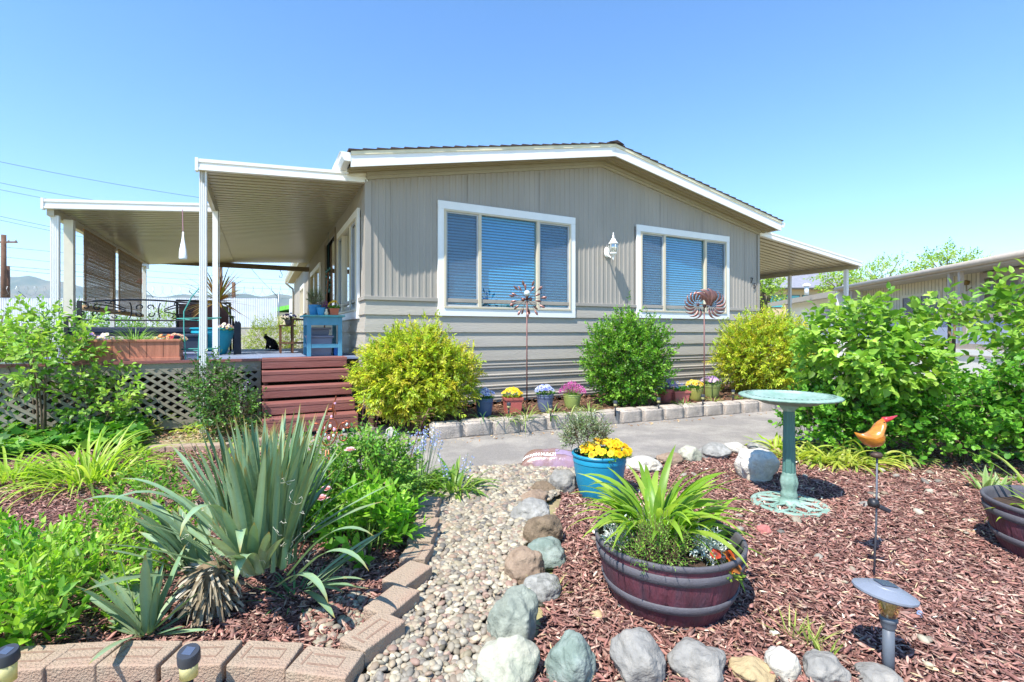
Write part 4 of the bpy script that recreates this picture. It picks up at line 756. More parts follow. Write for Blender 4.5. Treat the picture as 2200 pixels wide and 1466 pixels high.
for i in range(n):
    for j in range(4):
        q = [(.1+.62*(i+a)/n, -.98+.0+.62*(j+b)/4+.35) for a, b in ((0,0),(1,0),(1,1),(0,1))]; pat.add([(u*.255, v*.15*(1-.06*abs(u)), .0245+bagz(u,v)) for u, v in q], [(0,1,2,3)])
pat.build('label_panel', M('bag_lilac','#95829c',.3,spec=.5), bagr, smooth=True)
tx = text_mesh('BROWN MULCH', .036, .0, M('print_white','#f0eee8',.5), bagr, 'lettering', (0,0,0), (0,0,0), .0012); tx.location = (0,0,0)
for v in tx.data.vertices:
    u = (v.co.x-.105)/.255; w_ = (v.co.y*1.35-.092)/.15; v.co.x, v.co.y, v.co.z = u*.255, w_*.15, .0265+bagz(u, w_)
# ---------------------------------------------------------------- plants
YG = ('#8fae2c','#a8bd35','#6f9a2a','#c2c23c','#7fa030')
# three shrubs along the front wall
nand = ('#cfdc44','#adc93a','#e2e258','#93b43c','#d6c84c','#bcd646')
def sh(px, y, t, z=.13): return at(px, t, z)
bush('golden_shrub', at(893, 5.45, .10), 'yellow green feathery shrub at the corner of the home beside the steps', 'shrub', (.66,.44,.50), .52, 3100, .11, 9, .062, .024, nand, stems=14, seed=3, amp=.15, freq=2.8, lo=.3, shoots=.10, up=.35, droop=.12, face=1.1, tr=.4, pinn=True, stemc='#7a5a40', spread=.75, zmin=-.95)
bush('golden_shrub', at(1645, 7.75, .10), 'yellow green feathery shrub at the far corner of the home behind the bird bath', 'shrub', (.80,.55,.66), .62, 3100, .12, 9, .064, .026, nand, stems=14, seed=5, amp=.12, freq=2.8, lo=.3, shoots=.08, up=.35, droop=.12, face=1.1, tr=.4, pinn=True, stemc='#7a5a40', spread=.75, zmin=-.95)
bush('round_shrub', at(1348, 6.55, .12), 'round bright green small leaved shrub between the two front windows', 'shrub', (.53,.40,.58), .58, 2100, .12, 9, .052, .030, ('#6ca62e','#84bb38','#559028','#9acb48','#4c8426'), stems=12, seed=9, amp=.24, freq=3.0, shoots=.16, lo=.35, up=.7, droop=.05, tr=.3, stemc='#7b6a50', spread=.7, zmin=-.95)
# grasses and hyacinths in the raised bed
gt = ('#8fa94a','#6f9440','#b3bf6a','#5e8438')
for i, (x, y, n, L, c, lab) in enumerate(((1040,905,16,.24,('#4d7c52','#6a9a62'),'blue green strappy tuft below the slate tub at the left of the bed'),(1090,905,22,.22,gt,'pale striped grass tuft in front of the first terracotta pot'),(1130,903,30,.28,gt,'larger striped grass tuft right of the first terracotta pot'),(1185,895,20,.22,gt,'striped grass tuft at the foot of the blue and white pansies'),(1225,893,26,.2,gt,'low grassy tuft in front of the magenta flowers'),(1265,888,40,.26,('#9ab05a','#7c9c48','#b9b98a'),'wispy seedheaded tuft left of the round shrub'),(1470,873,34,.17,gt,'small spiky tuft in front of the right terracotta pot'),(1535,866,22,.16,('#b5bf62','#94a94a'),'yellowish weed tuft in front of the violet pansies'),(1590,858,30,.12,('#8fb044','#6f9a3a'),'low green tuft at the right end of the bed'))):
    clump('grass_tuft', gp(x, y, .135), lab, 'grass tuft', n, .06, L, .011, (.5,1.4), (.8,2.2), c)
# small potted flowers in the bed
def pansies(r, rad, z, n, cols, centre, R=.02, leafc=('#4e8a3a','#6aa048'), nl=140, up=.06, name='blossoms', dome=.05, ctr=(0,0)):
    a = rng.random(nl)*6.28; q = np.sqrt(rng.random(nl))*rad*1.05; P = np.stack([ctr[0]+q*np.cos(a), ctr[1]+q*np.sin(a), z + rng.random(nl)*up*.8], 1)
    D = nrm(np.stack([np.cos(a), np.sin(a), rng.uniform(.1,1.4,nl)], 1)); V, F, C = instances(LEAF8, P, D, nrm(rdir(nl)*.5+np.array([0,0,1])), rng.uniform(.025,.045,nl), rng.uniform(.012,.02,nl), pick(leafc, nl)); npmesh('foliage' if name == 'blossoms' else name+'_leaves', V, F, LEAFM(.3), r, C)
    a = rng.random(n)*6.28; q = np.sqrt(rng.random(n))*rad*1.1; P = np.stack([ctr[0]+q*np.cos(a), ctr[1]+q*np.sin(a), z + up + dome*(1-(q/rad)**2) + rng.random(n)*.02], 1)
    N_ = nrm(np.stack([np.cos(a)*q/rad*.8, np.sin(a)*q/rad*.8 - .55, np.full(n,.75)], 1) + rdir(n)*.3); V, F, C = flowers(P, N_, R*(.75+.5*rng.random(n)), cols, centre); npmesh(name, V, F, PETAL(), r, C)
def sqpot(loc, w, h, color, lab, rz=0):
    r = thing('garden_pot', loc, lab, 'plant pot', rz); m = M('pot_'+color, color, .55, var=.08, vs=14, bump=.2); a, b = w*.38, w*.5; mb = MB()
    def fr(z0, r0, z1, r1): mb.add([(-r0,-r0,z0),(r0,-r0,z0),(r0,r0,z0),(-r0,r0,z0),(-r1,-r1,z1),(r1,-r1,z1),(r1,r1,z1),(-r1,r1,z1)], [(0,1,5,4),(1,2,6,5),(2,3,7,6),(3,0,4,7)])
    mb.add([(-a,-a,0),(a,-a,0),(a,a,0),(-a,a,0)], [(3,2,1,0)]); fr(0,a,h*.85,b*.92); fr(h*.85,b*.92,h*.85,b); fr(h*.85,b,h,b*1.03); fr(h,b*1.03,h,b*.92); fr(h,b*.92,h*.8,b*.86); mb.build('pot', m, r)
    MB().box(-b*.86,b*.86,-b*.86,b*.86,h*.6,h*.85).build('soil', MATS['potting_soil'], r); return r
def bedpot(px, yb, w, h, color, lab, sq=False, cols=('#ffffff',), centre='#e8c020', R=.022, n=40, z=.135, style='pansy', leafc=('#4e8a3a','#6aa048')):
    g = gp(px, yb, z); W_ = w/FPX*g[1]; h_ = h/FPX*g[1]; c = (g[0], g[1]+W_*.35, z-.004)
    r = sqpot(c, W_, h_, color, lab, .2) if sq else tub(c, W_/2, W_*.36, h_, color, lab, roll=.006)
    if style == 'pansy': pansies(r, W_*.5, h_*.92, n, cols, centre, R, leafc)
    elif style == 'spike':
        m = 110; a = rng.random(m)*6.28; e = rng.uniform(.75,1.45,m); V, F, C = blades(np.stack([np.cos(a)*W_*.15, np.sin(a)*W_*.15, np.full(m,h_*.85)],1), a, e, rng.uniform(.1,.21,m), np.full(m,.006), rng.uniform(0,.5,m), 4, leafc); npmesh('foliage', V, F, LEAFM(.3), r, C)
        m = 900; a = rng.random(m)*6.28; q = rng.random(m)**.6; P = np.stack([np.cos(a)*q*W_*.72, np.sin(a)*q*W_*.6, h_*.95 + .17*(1-q*q*.7)*rng.uniform(.35,1.0,m)], 1); V, F, C = instances(LEAF4, P, nrm(P-np.array([0,0,h_*.5])+rdir(m)*.03), rdir(m), rng.uniform(.012,.026,m), rng.uniform(.006,.01,m), pick(cols, m)); npmesh('blossoms', V, F, PETAL(), r, C)
    return r
tub.__defaults__
bedpot(1040, 898, 40, 42, '#3f5674', 'dark slate blue pot with pale lavender pansies at the left of the bed', cols=('#c9d3ef','#dfe4f5','#aab8e4'), centre='#4a4a9a', n=34)
bedpot(1101, 888, 40, 34, '#b8625a', 'square terracotta pot with bright yellow flowers beside the first spinner', True, ('#f5d93a','#f8e66a','#eec820'), '#e0a010', .016, 75, leafc=('#7fae3a','#9cc040'))
bedpot(1172, 886, 38, 38, '#5d6680', 'slate grey pot with blue and white pansies', cols=('#f2f3ff','#8a9be6','#dfe4fb','#6d80d6'), centre='#3a3a90', n=44, R=.025)
bedpot(1231, 880, 40, 32, '#8c9a54', 'olive green pot with a magenta flower dome', cols=('#d84fb8','#e772c8','#c23fa6','#f09adb'), style='spike', leafc=('#5f9a44','#7aa848'))
bedpot(1434, 866, 36, 30, '#b8625a', 'terracotta pot of lavender spikes tucked against the round shrub', cols=('#8f8fe0','#7474cf','#a9a6ec'), style='spike', leafc=('#6d8a6a','#8a9a8a'))
bedpot(1462, 866, 38, 26, '#c07068', 'square terracotta pot with green leaves and small violet flowers', True, ('#8a86e6','#a6a2f0'), '#ffffff', .011, 26, leafc=('#4fb030','#6cc83a','#3f9a2a'))
bedpot(1497, 862, 36, 27, '#9a9a52', 'olive yellow pot with yellow pansies left of the second spinner', cols=('#f4d84a','#f8e98a','#e8c23a'), centre='#8a5a10', n=34)
bedpot(1533, 856, 40, 30, '#8a9656', 'olive pot with violet and white pansies right of the second spinner', cols=('#9a5fd8','#c79af0','#f0e6fa','#7d45c4'), centre='#f0d040', n=36)
# blue tub planting
r = thing('yellow_violas', (TB[0]+.04, TB[1]-.02, .27), 'mound of bright yellow violas in the blue tub', 'flowers'); pansies(r, .155, 0, 120, ('#f6cf18','#f9dd3e','#f2be10'), '#b07a10', .020, ('#5d9a34','#7ab040'), 260, .05)
bush('artemisia_plant', (TB[0]-.085, TB[1]+.05, .26), 'silvery grey green fine leaved plant at the back of the blue tub', 'plant', (.14,.11,.13), .12, 330, .07, 8, .022, .010, ('#a9b896','#8aa36c','#c3cbb0','#7d9a5a'), stems=6, stemr=.003, seed=12, amp=.1, tr=.25, zmin=-.3)
# barrel planting
bz = .215
clump('day_lily', (B1[0]-.03, B1[1]+.06, bz+.02), 'large fresh green day lily arching over the barrel rim', 'plant', 120, .08, .38, .032, (.85,1.5), (.7,2.0), ('#8fb83a','#a8c94a','#7aa832','#b9cf5c'), tr=.4, seg=10, fold=.28, twist=.5)
clump('day_lily', (B1[0]+.15, B1[1]+.05, bz-.01), 'small side fan of broad green leaves at the right of the barrel', 'plant', 13, .03, .27, .034, (.35,1.1), (.8,1.9), ('#8fb83a','#a8c94a'), tr=.4, seg=10)
def miller(loc, lab, R_=.07, n=46):
    r = thing('dusty_miller', loc, lab, 'plant'); P, T = twigs((0,0,.03), (R_*.6,R_*.6,R_*.6), n, .1, 2, .4, -.2, 4, .8, .4)
    (V, F, C), (a, b) = leafy(P, T, .05, 7, .028, .010, ('#dfe6e2','#c4cfcc','#eef2ef'), LEAF4, .1, pinn=True); npmesh('foliage', V, F, LEAFM(.1, 60), r, C); V2, F2 = sticks(np.zeros_like(a)+np.array([0,0,-.01]), b, .003, .002); npmesh('stem', V2, F2, M('silver_stem','#c4cac6',.7), r); return r
miller((B1[0]+.12, B1[1]-.12, bz), 'silver white dusty miller at the right front of the barrel', .085, 50); miller((B1[0]-.20, B1[1]-.02, bz), 'silver white dusty miller at the left of the barrel', .09, 40); miller((B1[0]-.10, B1[1]+.16, bz), 'dusty miller half hidden behind the day lily', .08, 30)
bush('rosemary_sprig', (B1[0]-.10, B1[1]-.18, bz-.01), 'fine leaved green sprig with one white flower at the front of the barrel', 'plant', (.10,.06,.07), .06, 170, .09, 10, .018, .004, ('#8fc04a','#a6d060','#6faa38'), stems=3, stemr=.002, seed=21, tr=.3, zmin=-.2, up=.9)
r = thing('pansy_plant', (B1[0]+.15, B1[1]-.20, bz-.01), 'orange and burgundy pansies at the right front rim of the barrel', 'flowers')
pansies(r, .05, 0, 8, ('#f08a1e','#c43a1a','#f4b030','#8a1f3a'), '#2a1010', .017, ('#8fae3a','#c4cf6a','#6f9a3a'), 60, .03)
clump('barrel_seedling', (B2[0]-.16, B2[1]-.06, .20), 'yellow green leafy plant in the barrel at the right edge', 'plant', 26, .07, .2, .03, (.3,1.3), (.5,1.8), ('#a6c84a','#c4d45a','#7fae3a'), tr=.4)
clump('flax_tuft', (B2[0]-.02, B2[1]+.05, .20), 'long arching green blades from the barrel at the right edge', 'plant', 14, .05, .4, .014, (.6,1.4), (.6,1.6), ('#8fb04a','#b0c060'), tr=.4)
# yucca
yr = thing('yucca', (-1.18, 1.90, .0), 'large grey green yucca with sword leaves and a skirt of dry leaf bases', 'yucca')
def ywp(s): return np.interp(s, [0,.15,.5,.8,.93,1], [.75,.7,1,.7,.3,.02])
YC = ('#6f9474','#82a585','#94b593','#5f8668','#9cb896')
def yuc(n, c, rad, el, L, bend, Wd, azr=(0,6.283), seg=10, tw=.15):
    az = rng.uniform(*azr, n); base = np.stack([c[0]+np.cos(az)*rad*rng.random(n), c[1]+np.sin(az)*rad*rng.random(n), np.full(n,c[2])], 1)
    return blades(base, az, rng.uniform(*el, n), rng.uniform(*L, n), rng.uniform(*Wd, n), rng.uniform(*bend, n), seg, YC, .22, ywp, 1.6, tw, '#b08a3a', .1, '#9a9a4a')
parts = [yuc(125, (.15,.12,.16), .13, (1.12,1.54), (.42,.66), (-.02,.2), (.024,.040)), yuc(34, (.14,.08,.16), .10, (.6,1.15), (.36,.54), (.1,.5), (.028,.042)), yuc(22, (-.08,.06,.14), .06, (.5,1.25), (.24,.42), (.1,.6), (.032,.05), (1.9,4.4)), yuc(9, (.32,.12,.06), .06, (.15,.7), (.22,.36), (.1,.5), (.026,.036), (-1.0,1.0))]
def one(az, el, L, b, w=.042, c=(0,0,.2), p=2.6): return blades(np.array([c]), np.array([az]), np.array([el]), np.array([L]), np.array([w]), np.array([b]), 14, YC[1:3], .2, ywp, p, 0, '#b08a3a', .05, '#9aa85a')
parts += [one(3.75,1.25,.58,2.3,c=(.03,0,.2)), one(4.6,1.35,.50,2.75,c=(.12,-.03,.22)), one(5.2,1.1,.40,2.2,c=(.12,.0,.2)), one(3.35,.9,.6,1.5,c=(-.02,.03,.2)), one(-.35,.85,.50,1.35,c=(.28,.05,.14),w=.036), one(-.55,.75,.52,1.5,c=(.3,.03,.12),w=.036), one(5.6,.6,.42,1.6,c=(.26,0,.12),w=.036), one(4.9,.95,.34,2.4,c=(.2,-.02,.18)), one(2.9,.5,.5,.5,c=(0,.08,.2),w=.03), one(3.1,.75,.55,.9,c=(0,.1,.25),w=.03), one(2.6,.7,.62,.4,c=(.02,.1,.25),w=.028), one(.25,.55,.55,.2,c=(.2,.1,.2),w=.03), one(.1,.8,.5,.5,c=(.2,.1,.2),w=.03)]
V, Fs, C = merge(parts); npmesh('leaves', V, Fs, M('yucca_leaf', (0,0,0), .5, var=.08, vs=18, attr=True, trans=.12, spec=.35, bump=.15, bs=60, gain=.84), yr, C)
n = 340; az = rng.uniform(2.6, 6.6, n); base = np.stack([.0+np.cos(az)*.045*rng.random(n), -.01+np.sin(az)*.04*rng.random(n), rng.uniform(.06,.20,n)], 1)
V, F, C = blades(base, az, rng.uniform(-.8,.5,n), rng.uniform(.06,.14,n), rng.uniform(.006,.016,n), rng.uniform(.5,2.0,n), 5, ('#cfc4ae','#b5a88e','#e2dac8','#a39478','#8f7f68'), .5, lambda s: np.interp(s,[0,.7,1],[1,.9,.6]), 1.0, .8, jit=.1); npmesh('dry_skirt', V, F, M('dry_leaf', (0,0,0), .8, var=.3, vs=60, attr=True, trans=.08, spec=.1, gain=.62), yr, C)
MB().lathe([(.001,0),(.07,0),(.075,.1),(.05,.2),(.001,.22)], 16).build('trunk', M('yucca_trunk','#7d6c54',.9,var=.3,bump=.8), yr, smooth=True)
fr = MB()
for _ in range(70):                        # curly threads peeling off the leaf edges
    p = Vector((random.uniform(-.1,.4), random.uniform(-.1,.2), random.uniform(.2,.55))); q = [p]
    for k in range(6): p = p + Vector((random.uniform(-.016,.016), random.uniform(-.01,.01), random.uniform(-.016,.012))); q.append(p)
    fr.tube(q, .0007, 3)
fr.build('threads', M('thread_pale','#c9c4b2',.8), yr)['kind'] = 'stuff'
yp = thing('yucca_pup', (-1.33, 1.76, 0), 'small yucca offset growing in front at the left of the big yucca', 'yucca'); V, Fs, C = merge([yuc(22, (0,0,.02), .03, (.5,1.45), (.20,.38), (0,.4), (.026,.038)), yuc(8, (0,0,.01), .03, (.05,.4), (.14,.24), (0,.3), (.022,.032))]); npmesh('leaves', V, Fs, MATS['yucca_leaf'], yp, C)
# left bed
LIME = ('#8fc43a','#a6d04a','#74b030','#c0dc60','#5f9a2c')
def lance(loc, lab, rx, ry, n, h, L, Wd, cols=LIME, seed=1, name='leafy_perennial', tpl=LEAF8, tl=.12, k=7, cz=None):
    return bush(name, loc, lab, 'plant', (rx,ry,h), (h*.35 if cz is None else cz), n, tl, k, L, Wd, cols, tpl, stems=10, stemr=.004, stemc='#7f9a4a', seed=seed, amp=.2, lo=.3, zmin=-.25, up=1.1, droop=.0, tr=.4, spread=.45)
lance(gp(90,1350), 'lime green lance leaved plant in the lower left corner', .28, .22, 130, .19, .06, .022, seed=31)
lance(gp(250,1225), 'lime green leafy plant just left of the yucca', .30, .24, 130, .16, .052, .019, seed=33)
lance(gp(15,1290), 'lime green leafy plant cut by the left picture edge', .2, .2, 80, .2, .06, .024, seed=35)
lance(gp(-10,1420), 'broad leaved green plant at the bottom left corner', .15, .12, 40, .13, .07, .035, seed=36)
clump('day_lily', gp(190,1035), 'yellow green day lily clump on the mulch at the left', 'plant', 190, .22, .50, .017, (.5,1.4), (.8,2.0), ('#a3c83e','#b9d650','#8ab534','#cfe070'), tr=.4, seg=9, twist=.4)
clump('day_lily', gp(20,1040), 'second day lily clump at the left picture edge', 'plant', 90, .16, .44, .016, (.4,1.3), (.8,2.0), ('#a3c83e','#b9d650','#8ab534'), tr=.4, seg=9)
def cover(name, poly, n, hz, L, Wd, cols, lab, cat_, tpl=LEAF8, z=.0, zn=.0, face=1.0, tr=.35, ysc=1.0):
    q = scatter(poly, n); hh = hz*(.55+.45*np.array([noise.noise(Vector((a*1.7,b*1.7,4)))*1.6+.4 for a, b in q])).clip(.15,1.2); P = np.stack([q[:,0], q[:,1], z + hh*rng.random(n)**.45], 1)
    D = nrm(np.stack([rng.normal(size=n), rng.normal(size=n), rng.uniform(-.35,.7,n)], 1)); Nn = nrm(rdir(n)*.55 + np.array([0,-.25,face])); sc = rng.uniform(.6,1.25,n)
    V, F, C = instances(tpl, P, D, Nn, L*sc, Wd*sc, pick(cols, n, .18)); o = npmesh(name, V, F, LEAFM(tr), None, C); return tag(o, lab, cat_, kind='stuff')
IVP = [gp(-80,1010), gp(60,985), gp(190,975), gp(300,985), gp(318,955), gp(290,905), gp(190,872), gp(60,862), gp(-160,865)]
cover('ivy_cover', IVP, 7000, .24, .085, .10, ('#5f9a2c','#7db53a','#4a8426','#93c448','#3d7a2a'), 'ivy ground cover filling the left bed below the lilac', 'ivy', IVY)
cover('ivy_cover', [gp(-200,880), gp(60,890), gp(150,868), gp(60,850), gp(-200,845)], 1800, .3, .08, .09, ('#4c7f44','#5f9250','#3e6e3a'), 'darker ivy at the far left edge under the lilac', 'ivy', IVY)
WED = [gp(215,905), gp(330,935), gp(420,945), gp(560,925), hw(-1.2,.1), hw(-3.4,.15), gp(150,868)]
cover('weeds', WED, 3000, .20, .075, .022, ('#a8c24a','#c4d060','#88ab3c','#d6cf7a'), 'yellow green weeds and self sown leaves in front of the lattice', 'weeds')
chips('leaf_litter', [gp(250,960), gp(560,945), gp(590,915), gp(300,905)], 1500, ('#d8c4a0','#c9a888','#e6d9bc','#b98a70','#9a7a5a'), 'dry leaf litter on the soil in front of the lattice', .015, .9, rej=lambda q: np.ones(len(q), bool))
for i, (x, y, n, L, w, lab) in enumerate(((335,905,22,.42,.03,'broad green iris like leaves in front of the lattice'),(300,935,26,.34,.02,'upright grassy leaves at the left of the lattice bed'),(395,905,22,.40,.022,'tall green leaves at the foot of the teal trellis'),(360,880,14,.55,.016,'thin long grass stems against the lattice'),(470,1000,10,.25,.02,'few green leaves behind the yucca tips'),(285,985,20,.2,.03,'broad lime leaves at the ivy edge'))):
    clump('broad_leaf_clump', gp(x, y), lab, 'plant', n, .12, L, w, (.8,1.5), (.2,1.2), ('#9ac244','#b8d25a','#7fae38'), tr=.45)
def bells(loc, lab, n, rad, h, cols, sh_=.05, leaves=60, lc=('#86b048','#a6c25a','#6a9a3a'), lw=.014, ll=.3, size=.008):
    r = thing('bluebell_clump', loc, lab, 'flowers'); 
    if leaves: clump('', None, '', '', leaves, rad*.8, ll, lw, (.5,1.35), (.9,2.1), lc, root=r, tr=.35)
    a = rng.random(n)*6.28; q = np.sqrt(rng.random(n))*rad; tops = np.stack([np.cos(a)*q*1.25, np.sin(a)*q*1.25, h*rng.uniform(.75,1.1,n)], 1); ba = np.stack([np.cos(a)*q*.5, np.sin(a)*q*.5, np.zeros(n)], 1)
    V, F = sticks(ba, tops, .0028, .0018); npmesh('stem', V, F, M('bell_stem','#8a9a7a',.7), r); m = 12; P = np.repeat(tops, m, 0); s = np.tile(np.linspace(0,1,m), n); P = P + (np.repeat(ba-tops, m, 0))*(s*sh_/h*2.2)[:,None]; D = nrm(rdir(len(P)) + np.array([0,0,-.3]))
    V, F, C = instances(ROUND, P+D*.004, D, rdir(len(P)), rng.uniform(size,size*2,len(P)), rng.uniform(size*.8,size*1.3,len(P)), pick(cols, len(P))); npmesh('blossoms', V, F, PETAL(), r, C); return r
BLU = ('#9aa8ea','#b5bff2','#7f8cd8','#cfd2f0')
bells(gp(895,1052), 'bluebells with striped leaves at the edge of the driveway', 34, .17, .42, BLU, leaves=100, ll=.34, lw=.022, size=.009)
bells(gp(975,1062), 'low striped leaves with pale bells beside the pebble path', 8, .12, .26, BLU, leaves=90, ll=.30, lw=.02)
bells(at(425,5.7,0), 'pale violet bluebells behind the teal trellis', 16, .16, .62, ('#c0c0f0','#a9a8e6','#d8d8f6'), leaves=40, ll=.4, size=.012)
bells(at(505,5.5,0), 'sparse violet bells in front of the right lattice', 8, .12, .5, ('#c0b4e6','#d8cdf0'), leaves=16, ll=.3, size=.011)
# rose bush with blooms
ROSE = ('#74ac3c','#8cc248','#5a9032','#a4d058','#4d8230')
rb_ = bush('rose_bush', (-.84, 2.80, 0), 'bushy rose with pale pink blooms beside the copper butterfly', 'rose bush', (.27,.22,.22), .25, 420, .12, 9, .036, .022, ROSE, LEAF8, stems=14, stemr=.005, stemc='#6a6a3a', seed=41, amp=.18, lo=.35, tr=.3, up=.5)
def rosebloom(parent, p, R, cols):
    V, F, C = [], [], []; k = 0
    for ring, (m, el, rr) in enumerate(((5,.15,1.0),(6,.6,.85),(6,1.0,.62),(5,1.3,.42))):
        for i in range(m):
            a = 6.28*(i+ring*.5)/m; d = Vector((math.cos(a)*math.cos(el), math.sin(a)*math.cos(el), math.sin(el))); x = np.array([d]); v, f, c = instances(ROUND, np.array([p]), x, np.array([[0,0,1.0]])+x*-.5, np.array([R*rr]), np.array([R*rr*.95]), pick(cols, 1, .04)); V.append(v); F.append(f+k); C.append(c); k += len(v)
    npmesh('bloom', np.concatenate(V), np.concatenate(F), PETAL(), parent, np.concatenate(C))
PK_ = ('#f0c4d4','#f4d6e2','#e6a8c0')
for x, y, t, R in ((690,1072,2.44,.036),(700,1052,2.46,.030),(752,968,2.6,.032),(825,1037,2.48,.022),(780,1047,2.5,.016),(655,968,2.6,.026),(795,1110,2.42,.016)): rosebloom(rb_, (at(x,t)[0]+.84, t-2.80, zat(y,t)), R, PK_)
for i, (x, t, h, b) in enumerate(((772,3.0,.72,.03),(793,3.05,.62,.06),(864,2.9,.66,.16),(703,3.0,.5,.02))):
    r = thing('rose_shoot', at(x, t, 0), ['tall young rose shoot right of the copper butterfly','second young rose shoot beside the first','leaning rose shoot crossing in front of the bluebells','short rose shoot behind the copper butterfly'][i], 'rose shoot'); pts = [Vector((b*(k/8)**2, 0, h*k/8)) for k in range(9)]
    MB().tube(pts, [.004-.0003*k for k in range(9)], 6).build('stem', M('rose_stem','#7a4a4a',.6,var=.2), r, smooth=True); m = 46; s = rng.uniform(.3,1,m); P = np.stack([b*s**2, 0*s, h*s], 1); a = rng.random(m)*6.28; D = nrm(np.stack([np.cos(a), np.sin(a), .2+0*a], 1)); off = rng.uniform(.01,.075,m)
    V, F, C = instances(LEAF8, P+D*off[:,None], nrm(D+rdir(m)*.6), nrm(rdir(m)*.4+np.array([0,0,1])), rng.uniform(.026,.04,m), rng.uniform(.012,.019,m), pick(('#9ac04a','#b8cf5a','#84ad3c','#b08a4a'), m)); npmesh('foliage', V, F, LEAFM(.4), r, C); V, F = sticks(P, P+D*off[:,None], .001, .0008); npmesh('twigs', V, F, MATS['rose_stem'], r)
lance(gp(800,1190), 'lime green columbine clump beside the paver row', .17, .14, 80, .22, .075, .034, ('#8fc83a','#a9d850','#74b430'), 43, 'broad_leaf_plant')
lance(gp(735,1150), 'darker green leafy clump at the foot of the rose', .26, .16, 110, .14, .06, .026, ('#5f9a34','#78ae3e','#4a8430'), 44, 'broad_leaf_plant')
lance(gp(640,1160), 'green leafy plant right behind the yucca', .22, .15, 90, .24, .055, .022, ('#6faa38','#88bc44','#578f30'), 45, 'leafy_perennial')
lance(at(660,3.35), 'tall fine leaved green plant at the driveway edge behind the yucca', .34, .16, 130, .24, .05, .016, ('#7fb03a','#98c24c','#669a34'), 46, 'leafy_perennial')
lance(at(835,3.3), 'green leafy plant left of the bluebells', .14, .12, 60, .2, .05, .024, ROSE, 47, 'leafy_perennial')
lance(gp(330,1120), 'small green plant left behind the yucca', .22, .18, 70, .22, .05, .022, ('#7fb03a','#98c24c','#669a34'), 48, 'leafy_perennial')
clump('grass_tuft', gp(640,1290), 'flat grassy blades on the mulch right of the yucca', 'grass tuft', 26, .07, .2, .008, (.1,.8), (.2,1.0), ('#5d8a50','#7aa060'))
# the left lilac and climbing rose
LIL = ('#8fbc44','#a4cc52','#74a63c','#b8d862','#669634')
def lilac(loc, lab, R, cz, n, seed, L=.085, Wd=.055, k=7, tl=.2, cols=LIL, stems=16, sr=.012, **kw):
    return bush('lilac_shrub', loc, lab, 'shrub', R, cz, n, tl, k, L, Wd, cols, LEAF8, stems=stems, stemr=sr, seed=seed, tr=.35, **kw)
lilac(at(95, 4.9), 'loose bright green shrub with bare lower stems at the left edge', (.50,.42,.42), .82, 190, 51, .085, .052, up=.8, lo=.3, amp=.25, zmin=-.9, droop=.25, basew=.6)
lilac(at(-20, 5.2), 'second loose green shrub cut by the left picture edge', (.5,.45,.42), .86, 170, 52, .08, .05, up=.8, lo=.3, zmin=-.9, droop=.25)
lilac(at(215, 4.9), 'low green shoots of the left shrub in front of the deck corner', (.34,.28,.24), .42, 90, 53, .07, .044, up=.8, lo=.3, zmin=-.9, droop=.2, stems=8)
bush('climbing_rose', hw(-1.62,-.16), 'dark glossy climbing rose around the foot of the awning post', 'climbing rose', (.22,.2,.30), .50, 240, .15, 8, .036, .026, ('#4a7a34','#5f9040','#38642a','#7fa850'), LEAF8, stems=7, stemr=.006, seed=61, amp=.25, lo=.3, tr=.2, rough=.3, zmin=-.95)
bush('climbing_rose', hw(-1.42,-.36), 'lower spreading part of the dark rose in front of the lattice', 'climbing rose', (.26,.2,.22), .25, 190, .15, 8, .038, .028, ('#4a7a34','#5f9040','#38642a','#86b050'), LEAF8, stems=9, stemr=.007, seed=62, amp=.2, lo=.3, tr=.2, rough=.3, zmin=-.9)
clump('dry_grass', hw(-1.05,-.62), 'dry straw coloured grass beside the bottom step', 'grass tuft', 110, .09, .3, .006, (.6,1.5), (.3,1.3), ('#d6c89a','#c2b07a','#e2d8b0'), tr=.2)
# right side shrubs
lilac(at(1872, 4.25), 'big heart leaved lilac behind the bird bath', (.52,.38,.50), .88, 350, 71, .100, .068, up=.5, lo=.35, droop=.35, amp=.22, zmin=-.9, sr=.02, stemc='#6b6257', spread=.65, tl=.16, stems=5)
lilac(at(2285, 3.8), 'tall lilac branches at the right picture edge', (.42,.4,.60), 1.02, 240, 73, .10, .066, up=.7, lo=.3, droop=.3, amp=.25, zmin=-.8, sr=.024)
lilac(at(2040, 4.7), 'slim lilac sprig with a bare trunk in front of the neighbour porch', (.22,.18,.13), 1.27, 34, 75, .105, .066, up=.8, lo=.2, droop=.35, stems=2, sr=.035, basew=.2)
SNB = ('#6cab34','#82bf40','#57952c','#98cf50','#4c8a2c')
for i, (x, t, R, cz, n, s) in enumerate(((2060,4.1,(.62,.42,.34),.34,360,81),(2260,3.7,(.6,.45,.42),.46,330,82),(1860,4.28,(.55,.22,.34),.34,360,83),(1775,4.5,(.32,.26,.32),.32,210,84))):
    bush('snowberry_bush', at(x, t), ['round leaved green bush below the lilac sprig','round leaved bush at the right picture edge','low round leaved bush behind the orange bird','small green bush between the golden shrub and the lilac'][i], 'shrub', R, cz, n, .15, 8, .052, .044, SNB, ROUND, stems=8, stemr=.006, seed=s, amp=.2, lo=.35, tr=.3, zmin=-.6, droop=.1)
cover('green_cover', [gp(1700,990), gp(1780,1000), gp(2050,1005), gp(2230,1015), (6.5,4.2,0), (6.5,6.5,0), (4.2,5.4,0)], 5200, .30, .05, .03, ('#6ca838','#84bb44','#589030','#a3cc55'), 'mixed green ground cover under the right hand shrubs', 'ground cover')
